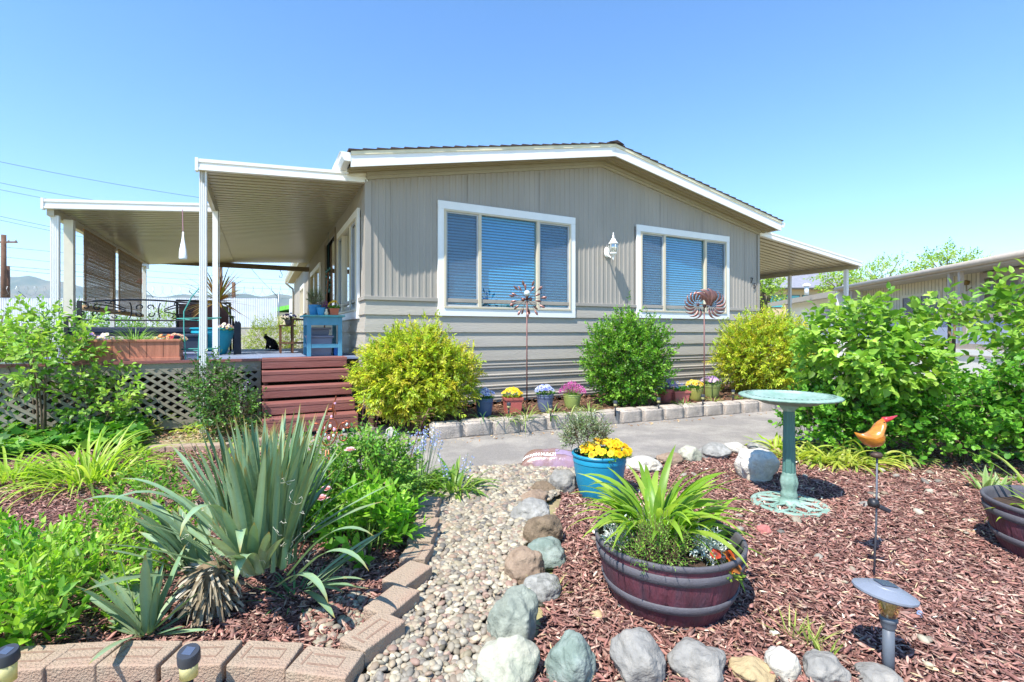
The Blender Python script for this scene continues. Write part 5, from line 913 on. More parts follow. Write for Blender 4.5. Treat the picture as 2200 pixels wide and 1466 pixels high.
def dogtooth(loc, lab, n, L, w, cols, rad=.14):
    return clump('variegated_clump', loc, lab, 'plant', n, rad, L*1.2, w*1.2, (.3,1.25), (.8,2.3), cols, tr=.4, edgec='#f0efa0', seg=9, twist=.5)
VAR = ('#c4d04a','#a9c044','#dbdc62','#8fb03c')
for i, (x, y, n) in enumerate(((1705,1000,60),(1760,1008,80),(1815,1012,80),(1868,1008,60),(1925,1002,40))): dogtooth(gp(x, y-12), ['golden striped grass clump directly right of the bird bath stem','golden striped clump second from the bird bath','golden striped clump in the middle of the yellow row','golden striped clump behind the orange bird','thin striped clump right of the orange bird'][i], n, .27, .02, VAR if i < 4 else ('#8fb85a','#a3c86a'))
clump('chartreuse_leaves', gp(1670,968), 'bright chartreuse leaves left of the bird bath stem behind the rocks', 'plant', 60, .14, .2, .03, (.3,1.3), (.5,1.6), ('#b4d038','#9cc030','#cde04e'), tr=.45)
bells(gp(1745,965), 'faded lilac bluebells behind the golden striped row', 30, .20, .40, ('#c9bfe0','#b0a6d8','#ddd4e6','#bda6c4'), leaves=20, size=.009)
bells(gp(1835,968), 'second patch of faded lilac bells behind the golden row', 20, .18, .36, ('#c9bfe0','#b0a6d8','#ddd4e6','#bda6c4'), leaves=20, size=.009)
for i, (x, y, n) in enumerate(((2118,1062,12),(2145,1058,9))): clump('striped_iris', gp(x,y), ['cream edged iris fan on the mulch at the right','smaller cream edged iris fan beside it'][i], 'plant', n, .035, .20, .03, (.7,1.45), (0,.35), ('#7fae5a','#94ba68'), edgec='#f2efc0', tr=.35)
clump('green_tuft', gp(2185,1040), 'green tuft right of the striped iris', 'plant', 30, .07, .16, .014, (.3,1.2), (.5,1.6), ('#8fbc4a','#a9cc5c'), tr=.4)
for i, (x, y) in enumerate(((1740,1395),(1775,1425),(1700,1375),(1500,1170),(1185,1285))):
    clump('weed_sprig', gp(x,y), ['thin yellow green weed right of the barrel planter','lower thin weed above the grey brown rock','small weed beside the tiny white stone','tiny sprout behind the barrel','dry tuft at the edge of the pebbles'][i], 'weed', 16, .02, .12, .005, (.7,1.5), (.1,.8), ('#a9b85a','#c4c878','#8fa848'), tr=.3)
clump('weed_sprig', gp(1130,1235), 'bright lime seedling growing in the pebbles', 'weed', 7, .008, .075, .02, (.3,1.1), (.2,.8), ('#a6d83a',), tr=.4)
# ---------------------------------------------------------------- wind spinners
SPN = M('spinner_bronze', '#7a5650', .38, metal=.55, var=.35, vs=14, spec=.5); SPD = M('spinner_pole', '#7d5a56', .5, metal=.3, var=.2, vs=10)
def spinner_pole(loc, h, lab):
    r = thing('wind_spinner', loc, lab, 'wind spinner'); MB().tube([(0,0,-.1),(0,0,h)], .009, 10).build('pole', SPD, r, smooth=True); return r
t1 = 6.35; s1 = spinner_pole(at(1132, t1, .13), zat(640,t1)-.13, 'copper wind spinner with spoon shaped petals and a glass ball'); zc = zat(640,t1)-.13
MB().sphere((0,-.06,zc+.055),.04,18,12).build('glass_ball', M('glass_ball','#cfd8d6',.15,var=.25,vs=40,spec=.8,coat=.7), s1, smooth=True)
MB().sphere((-.05,-.02,zc-.025),.026,14,8).sphere((.045,-.02,zc-.02),.026,14,8).tube([(-.05,-.02,zc-.03),(0,0,zc),(.05,-.02,zc-.02)],.008,6).sphere((0,-.06,zc+.01),.02).build('hub', SPN, s1, smooth=True)
def petal(mb, c, ang, r0, r1, w, dy, cup=.012, sweep=0.0, n=7, arm=True):
    d = Vector((math.cos(ang), 0, math.sin(ang))); s = Vector((-math.sin(ang), 0, math.cos(ang))); vs = []
    for i in range(n+1):
        q = i/n; p = Vector(c) + d*(r0+(r1-r0)*q) + s*sweep*q*q + Vector((0, dy*(1+q*.3), 0)); wd = w*math.sin(math.pi*min(1,q*.93+.05))**.7*(.55+.6*q if not sweep else 1.1-.6*q)
        vs += [p+s*wd/2, p+Vector((0,-cup*math.sin(math.pi*q),0)), p-s*wd/2]
    mb.add(vs, [(i*3+j,i*3+j+1,i*3+j+4,i*3+j+3) for i in range(n) for j in range(2)])
    if arm: mb.tube([Vector(c), Vector(c)+d*r0+Vector((0,dy,0))], .0022, 4)
for k in range(11):
    for la, (r0, r1, w, dy, o) in enumerate(((.17,.25,.036,-.05,.12),(.12,.205,.032,.03,.42))):
        mb = MB(); petal(mb, (-.01 if la else .01, 0, zc-.02), 2*math.pi*k/11+o+random.uniform(-.06,.06), r0, r1, w, dy); mb.build('petal', SPN, s1, smooth=True)
t2 = 6.75; s2 = spinner_pole(at(1513, t2, .13), zat(655,t2)-.13, 'bronze wind spinner with curved feather vanes in front of the right window'); zc = zat(655,t2)-.13
MB().sphere((-.095,-.02,zc),.022,12,8).sphere((.085,-.02,zc),.022,12,8).tube([(-.09,-.02,zc),(.09,-.02,zc)],.006,6).sphere((0,-.02,zc-.02),.025).build('hub', SPN, s2, smooth=True)
def vane(c, a, turn, r0, r1, w, dy, nm=10):
    mb = MB(); vs = []
    for i in range(nm+1):
        q = i/nm; aa = a + turn*q**1.3; r = r0+(r1-r0)*math.sin(q*1.45)/math.sin(1.45); p = Vector(c)+Vector((r*math.cos(aa), dy-.02*math.sin(math.pi*q), r*math.sin(aa))); wd = w*math.sin(math.pi*(.06+.94*q))**.8*(1.15-.5*q)+.002
        d = Vector((math.cos(aa+turn*.45), 0, math.sin(aa+turn*.45))); nn = Vector((-d.z, 0, d.x))*(1 if turn > 0 else -1); vs += [p+nn*wd*.5, p+Vector((0,-wd*.35,0)), p-nn*wd*.5]
    mb.add(vs, [(i*3+j,i*3+j+1,i*3+j+4,i*3+j+3) for i in range(nm) for j in range(2)]); mb.tube([Vector(c), vs[1]], .0025, 4); mb.build('vane', SPN, s2, smooth=True)
for k in range(11):
    vane((.08,-.03,zc), math.radians(-118)+k*.42, .80, .06, .20, .034, -.03); vane((-.08,.0,zc), math.radians(298)-k*.42, -.80, .06, .20, .034, .02)
for k in range(3): vane((.01,-.06,zc-.05), .95+k*.36, .7, .04, .27, .07, -.04)
# ---------------------------------------------------------------- things on the deck
DZ = .80
def dk(px, t): return at(px, t, DZ)
pb = thing('planter_box', (*dk(285, 5.36)[:2], DZ), 'long cedar planter box on the front edge of the deck', 'planter', A*.96); CED = M('cedar', '#b5765c', .6, var=.16, vs=5, bump=.25, stretch=(5,1,.6), dark='#9a5f48', darkamt=.4, ds=6)
Lb, Wb, Hb = .90, .26, .235; MB().box(-Lb/2,Lb/2,-Wb/2,-Wb/2+.015,.02,Hb-.02).box(-Lb/2,Lb/2,Wb/2-.015,Wb/2,.02,Hb-.02).box(-Lb/2,-Lb/2+.015,-Wb/2+.015,Wb/2-.015,.02,Hb-.02).box(Lb/2-.015,Lb/2,-Wb/2+.015,Wb/2-.015,.02,Hb-.02).build('side_board', CED, pb)
MB().box(-Lb/2-.014,Lb/2+.014,-Wb/2-.014,-Wb/2+.016,Hb-.025,Hb).box(-Lb/2-.014,Lb/2+.014,Wb/2-.016,Wb/2+.014,Hb-.025,Hb).box(-Lb/2-.014,-Lb/2+.016,-Wb/2+.016,Wb/2-.016,Hb-.025,Hb).box(Lb/2-.016,Lb/2+.014,-Wb/2+.016,Wb/2-.016,Hb-.025,Hb).build('rim', CED, pb, bevel=.003)
MB().box(-Lb/2-.012,Lb/2+.012,-Wb/2-.012,-Wb/2,.0,.035).box(-Lb/2-.012,-Lb/2,-Wb/2,Wb/2,.0,.035).box(Lb/2,Lb/2+.012,-Wb/2,Wb/2,.0,.035).build('plinth', CED, pb, bevel=.003)
g = MB()
for k in range(1,6): g.box(-Lb/2+Lb*k/6-.002,-Lb/2+Lb*k/6+.002,-Wb/2-.0015,-Wb/2+.001,.036,Hb-.026)
g.build('board_joint', M('joint_dark','#5d3a2c',.9), pb); MB().box(-Lb/2+.02,Lb/2-.02,-Wb/2+.02,Wb/2-.02,.1,Hb-.03).build('soil', MATS['potting_soil'], pb)
def inbox(x, y=0): return hw(*((lambda p: ((p[0]-P0[0])*CA+(p[1]-P0[1])*SA + x, -(p[0]-P0[0])*SA+(p[1]-P0[1])*CA + y))(dk(285,5.36))), DZ+Hb-.035)
clump('ornamental_grass', inbox(.02), 'spiky green grass tuft in the middle of the planter box', 'plant', 90, .09, .24, .007, (.5,1.45), (.2,1.2), ('#7fb83a','#9acc50','#b9d8a0','#659a34'), tr=.35)
for x, lab, cols, cen in ((.28,'red and cream pansies at the right end of the planter box',('#c4243a','#e0506a','#f3d8b0','#8a1428'),'#f0d040'),(.40,'apricot pansies spilling over the right end of the planter box',('#f0c8a0','#c4243a','#f4e0c0'),'#701428'),(-.24,'violet pansies left of the grass in the planter box',('#5a3aa8','#7d5cc8','#e8e4f6'),'#f0d040'),(-.36,'few orange and violet pansies at the left end of the planter box',('#e0a040','#6a4ab0','#f0e8f0'),'#402060')):
    r = thing('pansy_plant', inbox(x), lab, 'flowers'); pansies(r, .085, 0, 14, cols, cen, .022, ('#5d9a3a','#86b848'), 90, .03)
# bench with scrolled back
bp = hw(-2.66, 2.62); bn = thing('garden_bench', (*hw(-2.62, 2.35)[:2], DZ), 'black metal garden bench with scrollwork back behind the planter box', 'bench', A)
def bzat(y, t=6.95): return zat(y,t)-DZ
zt_, zb2 = bzat(650), bzat(689); hwid = .72; fr = MB()
fr.beam((-hwid,0,0),(-hwid,0,zt_),.05,.035).beam((hwid,0,0),(hwid,0,zt_),.05,.035); fr.tube([(-hwid+hwid*2*k/16,0,zt_-.02+.05*math.sin(math.pi*k/16)) for k in range(17)], .012, 8); fr.tube([(-hwid,0,zb2),(hwid,0,zb2)], .011, 8); fr.build('back_frame', BLK, bn)
sc_ = MB(); zm = (zt_+zb2)/2+.01
for s in (-1, 1):
    sc_ = MB(); sc_.tube([(s*x,0,z) for x,y,z in curl(.055,zm+.045,.05,-.6,4.6,.75)], .008, 6); sc_.tube([(s*x,0,z) for x,y,z in curl(.065,zm-.055,.045,.6,-4.6,.75)], .008, 6)
    sc_.tube([(s*(.19+.035*math.cos(a)),0,zm+.115*math.sin(a)) for a in np.linspace(1.9,4.4,14)], .008, 6)
    for (x1, z1, x2, z2) in ((.22,.0,.52,.07),(.22,-.01,.52,-.06),(.22,.02,.45,.10)): sc_.tube([(s*(x1+(x2-x1)*q),0,zm+z1+(z2-z1)*math.sin(q*1.57)) for q in np.linspace(0,1,8)], .0075, 6)
    for cx2, cz2, r_, a0, a1 in ((.53,.03,.05,1.5,-4),(.55,-.05,.045,-1.5,4),(.66,.04,.05,1.2,5.8),(.70,-.04,.04,-1.2,-5.8),(.36,.095,.035,0,5),(.34,-.085,.035,0,-5)): sc_.tube([(s*x,0,z) for x,y,z in curl(cx2,zm+cz2,r_,a0,a1,.75)], .0075, 6); sc_.build('scrollwork', BLK, bn)
MB().box(-hwid,hwid,-.50,-.02,.30,.38).build('seat_cushion', M('cushion_navy','#2c3344',.8,var=.15), bn, bevel=.02); MB().beam((-hwid,-.5,0),(-hwid,-.5,.5),.04,.03).beam((hwid,-.5,0),(hwid,-.5,.5),.04,.03).beam((-hwid,-.5,.5),(-hwid,0,.52),.04,.03).beam((hwid,-.5,.5),(hwid,0,.52),.04,.03).box(-hwid,hwid,-.5,-.47,.26,.30).build('seat_frame', BLK, bn)
# big turquoise pot with cordyline
tp = tub((*hw(-1.76,1.86)[:2], DZ), .275, .165, .375, '#2aa3b8', 'large turquoise pot with a rolled rim behind the awning post', 'garden_tub', roll=.03); 
cd = thing('cordyline', (*hw(-1.70,1.88)[:2], DZ+.33), 'spiky bronze cordyline on a short trunk in the turquoise pot', 'plant'); MB().tube([(0,0,0),(0,.0,.42)], [.03,.022], 8).build('trunk', M('cord_trunk','#8a7458',.9,var=.3,bump=.6), cd, smooth=True)
n = 74; V, F, C = blades(np.tile([[0,0,.42]], (n,1)), rng.random(n)*6.28, rng.uniform(-.5,1.5,n), rng.uniform(.35,.62,n), rng.uniform(.02,.034,n), rng.uniform(0,.6,n), 6, ('#8a6a3a','#a3823f','#5d7a34','#7a4a30','#b59a50'), .3, tipc='#5d3a2a'); npmesh('leaves', V, F, LEAFM(.15), cd, C)
r = thing('pansy_plant', (*hw(-1.62,1.72)[:2], DZ+.335), 'violet and white pansies at the front of the turquoise pot', 'flowers'); pansies(r, .12, 0, 22, ('#f0eef8','#5a3a98','#8a74c0'), '#f0d040', .024, ('#6a9a3a','#86b848'), 120, .03)
# sling chairs
SL = M('sling_brown', '#7a564c', .75, var=.1, vs=30, bump=.2, bs=200); DKB = M('chair_frame', '#2e2826', .5, var=.1)
def chair(loc, rz, lab, w=.54):
    r = thing('patio_chair', loc, lab, 'chair', rz, 'brown sling patio chairs'); h = w/2; f = MB()
    for s in (-1,1): f.tube([(s*h,.0,0),(s*h,.02,.35),(s*h,.08,.62),(s*h,.13,.80)], .017, 8); f.tube([(s*h,-.48,0),(s*h,-.46,.40),(s*h,-.40,.55),(s*h,.05,.57)], .016, 8)
    f.tube([(-h,.13,.79),(h,.13,.79)], .014, 8).tube([(-h,.01,.36),(h,.01,.36)], .014, 8).tube([(-h,-.46,.38),(h,-.46,.38)], .014, 8); f.build('frame', DKB, r, smooth=True)
    MB().poly_ex([(-h+.02,.03,.37),(h-.02,.03,.37),(h-.02,.125,.74),(-h+.02,.125,.74)], (0,.006,0)).build('backrest', SL, r); MB().poly_ex([(-h+.02,-.44,.39),(h-.02,-.44,.39),(h-.02,.02,.365),(-h+.02,.02,.365)], (0,0,.006)).build('seat', SL, r)
    for s in (-1,1): MB().box(s*h-.03,s*h+.03,-.44,.03,.568,.588).build('armrest', DKB, r, bevel=.006)
    return r
chair((*hw(-2.02,2.75)[:2], DZ), A+3.25, 'brown sling patio chair directly behind the turquoise pot'); chair((*hw(-1.88,3.22)[:2], DZ), A+3.1, 'second brown sling chair half hidden behind the first')
ob = thing('wooden_screen', (*dk(510, 6.75)[:2], DZ), 'narrow black weathered board standing right of the turquoise pot', 'board', .3); MB().add([(-.045,-.012,0),(.045,-.012,.01),(.042,-.012,.43),(.02,-.012,.47),(.0,-.012,.45),(-.02,-.012,.48),(-.04,-.012,.42),(-.045,.012,0),(.045,.012,.01),(.042,.012,.43),(.02,.012,.47),(.0,.012,.45),(-.02,.012,.48),(-.04,.012,.42)], [tuple(range(7)), tuple(range(7,14))[::-1]]+[(i,7+i,7+(i+1)%7,(i+1)%7) for i in range(7)]).build('board', M('black_wood','#2c2e34',.7,var=.25,bump=.4), ob)
ob = thing('storage_box', (*hw(-2.02,1.62)[:2], DZ), 'dark navy deck box between the planter box and the turquoise pot', 'deck box', A); NV = M('box_navy','#2f3948',.6,var=.1); MB().box(-.24,.2,-.16,.16,0,.25).build('body', NV, ob, bevel=.01); MB().box(-.26,.22,-.18,.18,.25,.29).build('lid', NV, ob, bevel=.01)
ob = thing('grey_tray', (*hw(-1.86,.95)[:2], DZ), 'flat grey plastic tray on the deck beside the planter box', 'tray', A); MB().box(-.17,.17,-.14,.14,0,.05).build('body', M('tray_grey','#8a90a8',.5), ob, bevel=.01); MB().box(-.18,.18,-.15,.15,.05,.065).build('rim', MATS['tray_grey'], ob)
# teal wire trellis
tr_ = thing('wire_trellis', (*at(412, 5.55)[:2], 0), 'teal wire obelisk trellis leaning in front of the lattice', 'trellis'); w = MB(); TE = M('teal_wire','#4fa39a',.45,var=.1); tz = zat(618,5.55)
for s in (-1,1): w.tube([(s*.045,0,.05),(s*.05,0,.45),(s*.09,0,1.15),(s*.09,0,1.35),(s*.05+.05,0,1.52),(.09,0,tz)], .007, 6)
w.tube([(.0,.06,.05),(.03,.06,.6),(.10,.06,1.2),(.12,.06,1.4),(.09,0,tz)], .006, 6); w.build('upright', TE, tr_, smooth=True)
for z, wd in ((.47,.13),(.92,.15),(1.27,.17)): MB().tube([(-wd,0,z),(wd*2.0,0,z+.01),(.0,.09,z-.02),(-wd,0,z)], .006, 6).build('ring', TE, tr_, smooth=True)
# blue table with pots and storage boxes
BT = M('table_blue','#4d8ba6',.55,var=.1,vs=10,bump=.15); TT = M('table_top','#4aa0a8',.5,var=.15,vs=16,dark='#6a5a4a',darkamt=.5,ds=14)
tb = thing('potting_table', (*hw(-.42,.56)[:2], DZ), 'chipped blue wooden potting table against the home at the top of the steps', 'table', A); hx, dy = .215, .62; TH = .515
MB().box(-hx-.045,hx+.035,-.03,dy+.03,TH,TH+.022).build('tabletop', TT, tb, bevel=.003)
for x in (-hx, hx-.05):
    for y in (0, dy-.05): MB().box(x,x+.05,y,y+.05,0,TH-.001).build('leg', BT, tb, bevel=.003)
MB().box(-hx+.05,hx-.05,.004,.026,TH-.11,TH-.001).box(-hx+.004,-hx+.026,.05,dy-.05,TH-.11,TH-.001).build('apron', BT, tb); MB().box(-hx+.05,hx-.05,.005,.03,.11,.16).box(-hx+.006,-hx+.03,.05,dy-.05,.11,.16).build('stretcher', BT, tb)
TZ = DZ+TH+.022
def ontable(du, dv): return (*hw(-.42+du,.56+dv)[:2], TZ)
p_ = tub(ontable(-.10,.22), .085, .062, .14, '#2f7fae', 'taller blue pot with a grey green plant on the potting table', roll=.004); bush('herb_plant', (ontable(-.10,.22)[0], ontable(-.10,.22)[1], TZ+.12), 'upright grey green herb in the taller blue pot', 'plant', (.07,.06,.10), .09, 110, .07, 8, .03, .006, ('#8a9a6a','#6f8a54','#a9b488'), stems=4, stemr=.002, seed=91, up=1.2)
p_ = tub(ontable(-.04,.06), .056, .038, .10, '#3a8fbe', 'small blue pot at the front of the potting table', roll=.004); clump('seedling', (ontable(-.04,.06)[0], ontable(-.04,.06)[1], TZ+.09), 'thin green seedling in the small blue pot', 'plant', 8, .01, .1, .006, (.3,1.3), (.5,1.5), ('#8ab04a',))
p_ = sqpot(ontable(.12,.08), .125, .09, '#b5654a', 'square terracotta pot with yellow flowers on the potting table', A); pansies(p_, .06, .08, 22, ('#f0c020','#f4d848'), '#a06010', .014, ('#5f9a38','#7fb044'), 90, .05)
p_ = tub(ontable(.03,.26), .07, .05, .09, '#6b5548', 'dark pot of purple heather at the back of the potting table', roll=.004); m = 700; a = rng.random(m)*6.28; q = rng.random(m)**.5; P = np.stack([np.cos(a)*q*.11, np.sin(a)*q*.09, .09+.11*rng.random(m)*(1.2-q)], 1); V, F, C = instances(LEAF4, P, nrm(P+rdir(m)*.05), rdir(m), rng.uniform(.012,.024,m), rng.uniform(.005,.009,m), pick(('#9a3f9a','#b55fb0','#6f2f78','#7a8a3a'), m)); npmesh('blossoms', V, F, PETAL(), p_, C)
st = thing('white_trinket', ontable(.02,.02), 'small pale ceramic figure leaning on the terracotta pot', 'ornament'); MB().lathe([(.001,0),(.022,0),(.026,.03),(.016,.05),(.012,.06),(.018,.07),(.001,.085)], 16).build('body', M('ceramic','#cfc4a8',.3,var=.3,vs=50), st, smooth=True)
def tote(loc, w, d, h, color, lab, rz=A):
    r = thing('storage_tote', loc, lab, 'storage box', rz); m = M('tote_'+color, color, .5, var=.05); k = .9; mb = MB(); mb.add([(-w/2*k,-d/2*k,0),(w/2*k,-d/2*k,0),(w/2*k,d/2*k,0),(-w/2*k,d/2*k,0),(-w/2,-d/2,h),(w/2,-d/2,h),(w/2,d/2,h),(-w/2,d/2,h)], [(3,2,1,0),(4,5,6,7),(0,1,5,4),(1,2,6,5),(2,3,7,6),(3,0,4,7)]); mb.build('body', m, r, bevel=.01); MB().box(-w/2-.018,w/2+.018,-d/2-.018,d/2+.018,h+.001,h+.03).build('lid', m, r, bevel=.008); return r
tote((*hw(-.46,.86)[:2], DZ), .30, .36, .24, '#7c7f92', 'grey plastic tote under the potting table'); tote((*hw(-.46,.88)[:2], DZ+.272), .24, .30, .075, '#6f7488', 'smaller grey lidded tote stacked on the first tote')
tote((*hw(-.255,.80)[:2], DZ), .07, .16, .12, '#2f6fc0', 'bright blue box behind the table legs')
ps = thing('plant_stand', (*hw(-.62,1.75)[:2], DZ), 'brown wooden tiered plant stand behind the potting table', 'plant stand', A); PW = M('stand_brown','#6b4a34',.8,var=.2)
for x in (-.28,-.12,.06):
    for y in (0,.3): MB().beam((x,y,0),(x,y+.0,.42+(.1 if x > -.2 else .0)+(.08 if x > 0 else 0)),.025,.025).build('post', PW, ps)
for x0, x1, z in ((-.30,-.08,.40),(-.14,.1,.50),(-.30,.1,.14)): MB().box(x0,x1,-.02,.32,z,z+.02).build('shelf', PW, ps)
p_ = tub((*hw(-.78,1.82)[:2], DZ+.42), .07, .05, .08, '#5d5048', 'brown pot of dark violet pansies on the plant stand', roll=.004); pansies(p_, .10, .06, 26, ('#5a3060','#8a6aa0','#c9b8d8'), '#301838', .018, ('#4a6a34','#6a8a44'), 110, .05)
br = thing('broom', (*hw(-.28,2.10)[:2], DZ), 'wooden broom leaning on the side wall by the door', 'broom'); MB().tube([(0,0,.05),(.07,.05,1.28)], .012, 8).build('handle', M('broom_handle','#8a5a3a',.6), br, smooth=True); MB().lathe([(.02,.12),(.05,.10),(.085,.0),(.001,.0)], 12).build('bristles', M('bristle_green','#5f8a5a',.9,var=.3,vs=80), br)
wc = thing('wind_chime', hw(-.14, 2.62, 2.22), 'dark green metal wind chime beside the door', 'wind chime'); w = MB(); w.tube([(0,0,.6),(0,0,.0)], .003, 5)
for k in range(16): w.sphere((.03*math.cos(k*1.9), .03*math.sin(k*1.9), -.02-.028*k), .02, 8, 5, (1,.5,1.3))
w.build('leaves', M('chime_green','#3f6a64',.5,metal=.3), wc, smooth=True)
# cat
ct = thing('cat', (*hw(-1.0,3.42)[:2], DZ), 'black cat sitting at the back edge of the deck', 'cat', 0)
FUR = M('cat_fur','#0e0e10',.75,var=.3,vs=60,bump=.5,bs=120,spec=.2)
def skin(name, verts, edges, radii, mat, parent, sub=2):
    me = bpy.data.meshes.new(name); me.from_pydata(verts, edges, []); o = link(name, me, mat, parent); sk = o.modifiers.new('skin','SKIN'); sk.use_smooth_shade = True
    if not me.skin_vertices: me.skin_vertices.new()
    for v, r_ in zip(me.skin_vertices[0].data, radii): v.radius = (r_, r_) if not isinstance(r_, tuple) else r_
    me.skin_vertices[0].data[0].use_root = True; ss = o.modifiers.new('sub','SUBSURF'); ss.levels = sub; ss.render_levels = sub; return o
skin('cat_body', [(.07,0,.07),(.03,0,.13),(-.02,0,.17),(-.055,0,.195),(-.09,-.005,.225),(-.125,-.02,.225),(-.05,-.03,.13),(-.06,-.035,.06),(-.07,-.04,.012),(-.05,.03,.13),(-.06,.035,.06),(-.07,.04,.012),(.06,-.055,.05),(.0,-.06,.015),(.06,.055,.05),(.0,.06,.015),(.13,.0,.02),(.16,-.05,.014),(.12,-.10,.012)],
     [(0,1),(1,2),(2,3),(3,4),(4,5),(2,6),(6,7),(7,8),(2,9),(9,10),(10,11),(0,12),(12,13),(0,14),(14,15),(0,16),(16,17),(17,18)], [.075,.07,.055,.038,.042,.02,.024,.018,.016,.024,.018,.016,.04,.018,.04,.018,.02,.016,.012], FUR, ct)
er = MB()
for s in (-1,1): er.add([(-.075,s*.022-.008,.255),(-.10,s*.034-.008,.248),(-.098,s*.008-.008,.258),(-.09,s*.026-.008,.295)], [(0,1,2),(0,3,1),(1,3,2),(2,3,0)])
er.build('ear', FUR, ct); e_ = MB()
for s in (-1,1): e_.sphere((-.122, s*.017-.015, .238), .006, 8, 5)
e_.build('eye', M('cat_eye','#8a8a30',.2,coat=.5), ct, smooth=True)
# blinds, wind sock, feeder, hook
BAM = M('bamboo','#a98a66',.7,var=.35,vs=25,stretch=(1,1,1)); BAD = M('bamboo_dark','#a8937e',.8,var=.4,vs=30)
def blind(v0, v1, lab, zt2=2.60, zb3=1.50):
    r = thing('bamboo_blind', hw(-3.46, v0), lab, 'blind', A, 'split bamboo roll blinds'); Lg = v1-v0; mb = MB(); z = zb3; k = 0
    while z < zt2: q = .0; mb.box(-.003,.003,q,Lg,z+random.uniform(-.001,.001),z+.0052); z += .0080; k += 1
    mb.build('slats', BAD, r); m2 = MB()
    for y in (.12, Lg-.12): MB().box(-.008,-.0035,y-.025,y+.025,zb3,zt2).build('ribbon', M('blind_ribbon','#b07a44',.8,var=.2), r)
    MB().tube([(0,0,zb3-.03),(0,Lg,zb3-.03)], .042, 12).build('roll', BAM, r, smooth=True); MB().beam((0,0,zt2+.01),(0,Lg,zt2+.01),.02,.03).build('head_rail', BAM, r); return r
blind(3.0, 4.76, 'nearer split bamboo blind rolled down at the left end of the awning'); blind(4.94, 6.9, 'farther split bamboo blind hanging behind the nearer one')
ws = thing('fly_bag', (*at(392, 6.55)[:2], zat(450,6.55)), 'white cloth bag hanging on a pink cord from the awning fascia', 'hanging bag'); MB().tube([(0,0,0),(.008,0,-.3)], .005, 6).build('cord', M('cord_pink','#b88a9a',.7), ws)
zz = -.30; MB().lathe([(.001,zz),(.012,zz-.01),(.014,zz-.06),(.02,zz-.12),(.035,zz-.19),(.05,zz-.27),(.056,zz-.36),(.05,zz-.375),(.001,zz-.37)], 20, (.008,0), 1, .5, wav=lambda j,a:.04*math.sin(3*a+j)).build('bag', M('cloth_white','#dfe6ec',.6,var=.06,bump=.2), ws, smooth=True)
hf = thing('bird_feeder', (*at(303, 11.6)[:2], zat(568,11.6)), 'red and clear hummingbird feeder hanging at the far awning post', 'bird feeder'); RD = M('feeder_red','#d0203c',.3); MB().tube([(0,0,0),(0,0,-.20)], .004, 5).build('hanger', ROD, hf); MB().lathe([(.001,-.20),(.07,-.205),(.07,-.23),(.001,-.235)], 16).build('lid', RD, hf, smooth=True); MB().lathe([(.05,-.235),(.05,-.36)], 16).build('glass', glass_mat('feeder_glass',(.9,.8,.8),.1), hf); MB().lathe([(.001,-.345),(.055,-.35),(.06,-.40),(.10,-.44),(.10,-.47),(.001,-.48)], 20).build('base', RD, hf, smooth=True)
hk = thing('wire_hook', (*at(604, 12.5)[:2], zat(574,12.5)), 'thin wire hook hanging from the back edge of the awning', 'hook'); MB().tube([(0,0,0),(-.02,0,-.1),(.03,0,-.2),(.02,0,-.27),(-.04,0,-.27),(-.05,0,-.22)], .007, 5).build('wire', ROD, hk)
# ---------------------------------------------------------------- fence, wall, back shrubs
FZ = 1.32; FY = 28.0
fn = thing('slatted_fence', (0,FY,FZ), 'tall chain link fence with white privacy slats and barbed wire arms', 'fence'); SLW = M('slat_white','#c0c6d2',.5,var=.1,vs=2); GAL = M('galvanised','#8f979c',.4,metal=.6)
x0, x1 = at(-160,FY)[0], at(596,FY)[0]; mb = MB(); x = x0; zt4 = zat(641,FY)-FZ; zb4 = zat(704,FY)-FZ
while x < x1: mb.box(x,x+.078,-.006,.006,zb4,zt4+random.uniform(-.01,.01)); x += .105
mb.build('slats', SLW, fn)
for px in (19.5,56,240,330,420,503,598): X = at(px,FY)[0] if px > 50 else at(-100+px,FY)[0]; MB().tube([(X,.05,-.2),(X,.05,zt4+(.35 if px == 598 else .05))], .035, 8).build('post', GAL, fn, smooth=True); MB().beam((X,.05,zt4),(X-.25,-.2,zt4+.4),.03,.03).build('barb_arm', M('arm_dark','#555b60',.5), fn)
MB().tube([(x0,.05,zt4+.01),(x1+.1,.05,zt4+.01)], .022, 6).tube([(x0,.06,zb4+.1),(x1,.06,zb4+.1)], .015, 6).build('rail', GAL, fn, smooth=True)
mb = MB(); pts = []; x = x0; k = 0
while x < x1+1.5: pts.append((x, -.05+.22*math.cos(k*.9), zt4+.42+.28*math.sin(k*.9))); x += .075; k += 1
mb.tube(pts, .006, 3); mb.build('razor_wire', GAL, fn)
cf = thing('chain_link_fence', (0,FY+.3,FZ), 'open chain link fence section continuing behind the gutter', 'fence'); mb = MB(); xa, xb = x1+.1, at(660,FY)[0]
k = xa-2
while k < xb: 
    for s in (1,-1):
        a, b = Vector((k,0,zb4)), Vector((k+s*(zt4-zb4),0,zt4)); 
        if min(a.x,b.x) > xa-.05 and max(a.x,b.x) < xb+2: mb.tube([a,b], .004, 3)
    k += .12
mb.build('mesh', GAL, cf); MB().tube([(xa,0,zt4),(xb,0,zt4)], .02, 6).build('rail', GAL, cf)
lw_ = thing('low_wall', (0,FY-.15,0), 'low rough concrete wall below the slatted fence', 'wall'); MB().box(x0,at(700,FY)[0],-.12,.12,0,FZ+.02).build('wall', M('old_concrete','#b0aca2',.95,var=.2,vs=2,bump=.6,dark='#85837c',darkamt=.6,ds=1.2), lw_); MB().box(x0,at(700,FY)[0],-.16,.16,FZ+.022,FZ+.09).build('coping', MATS['old_concrete'], lw_)
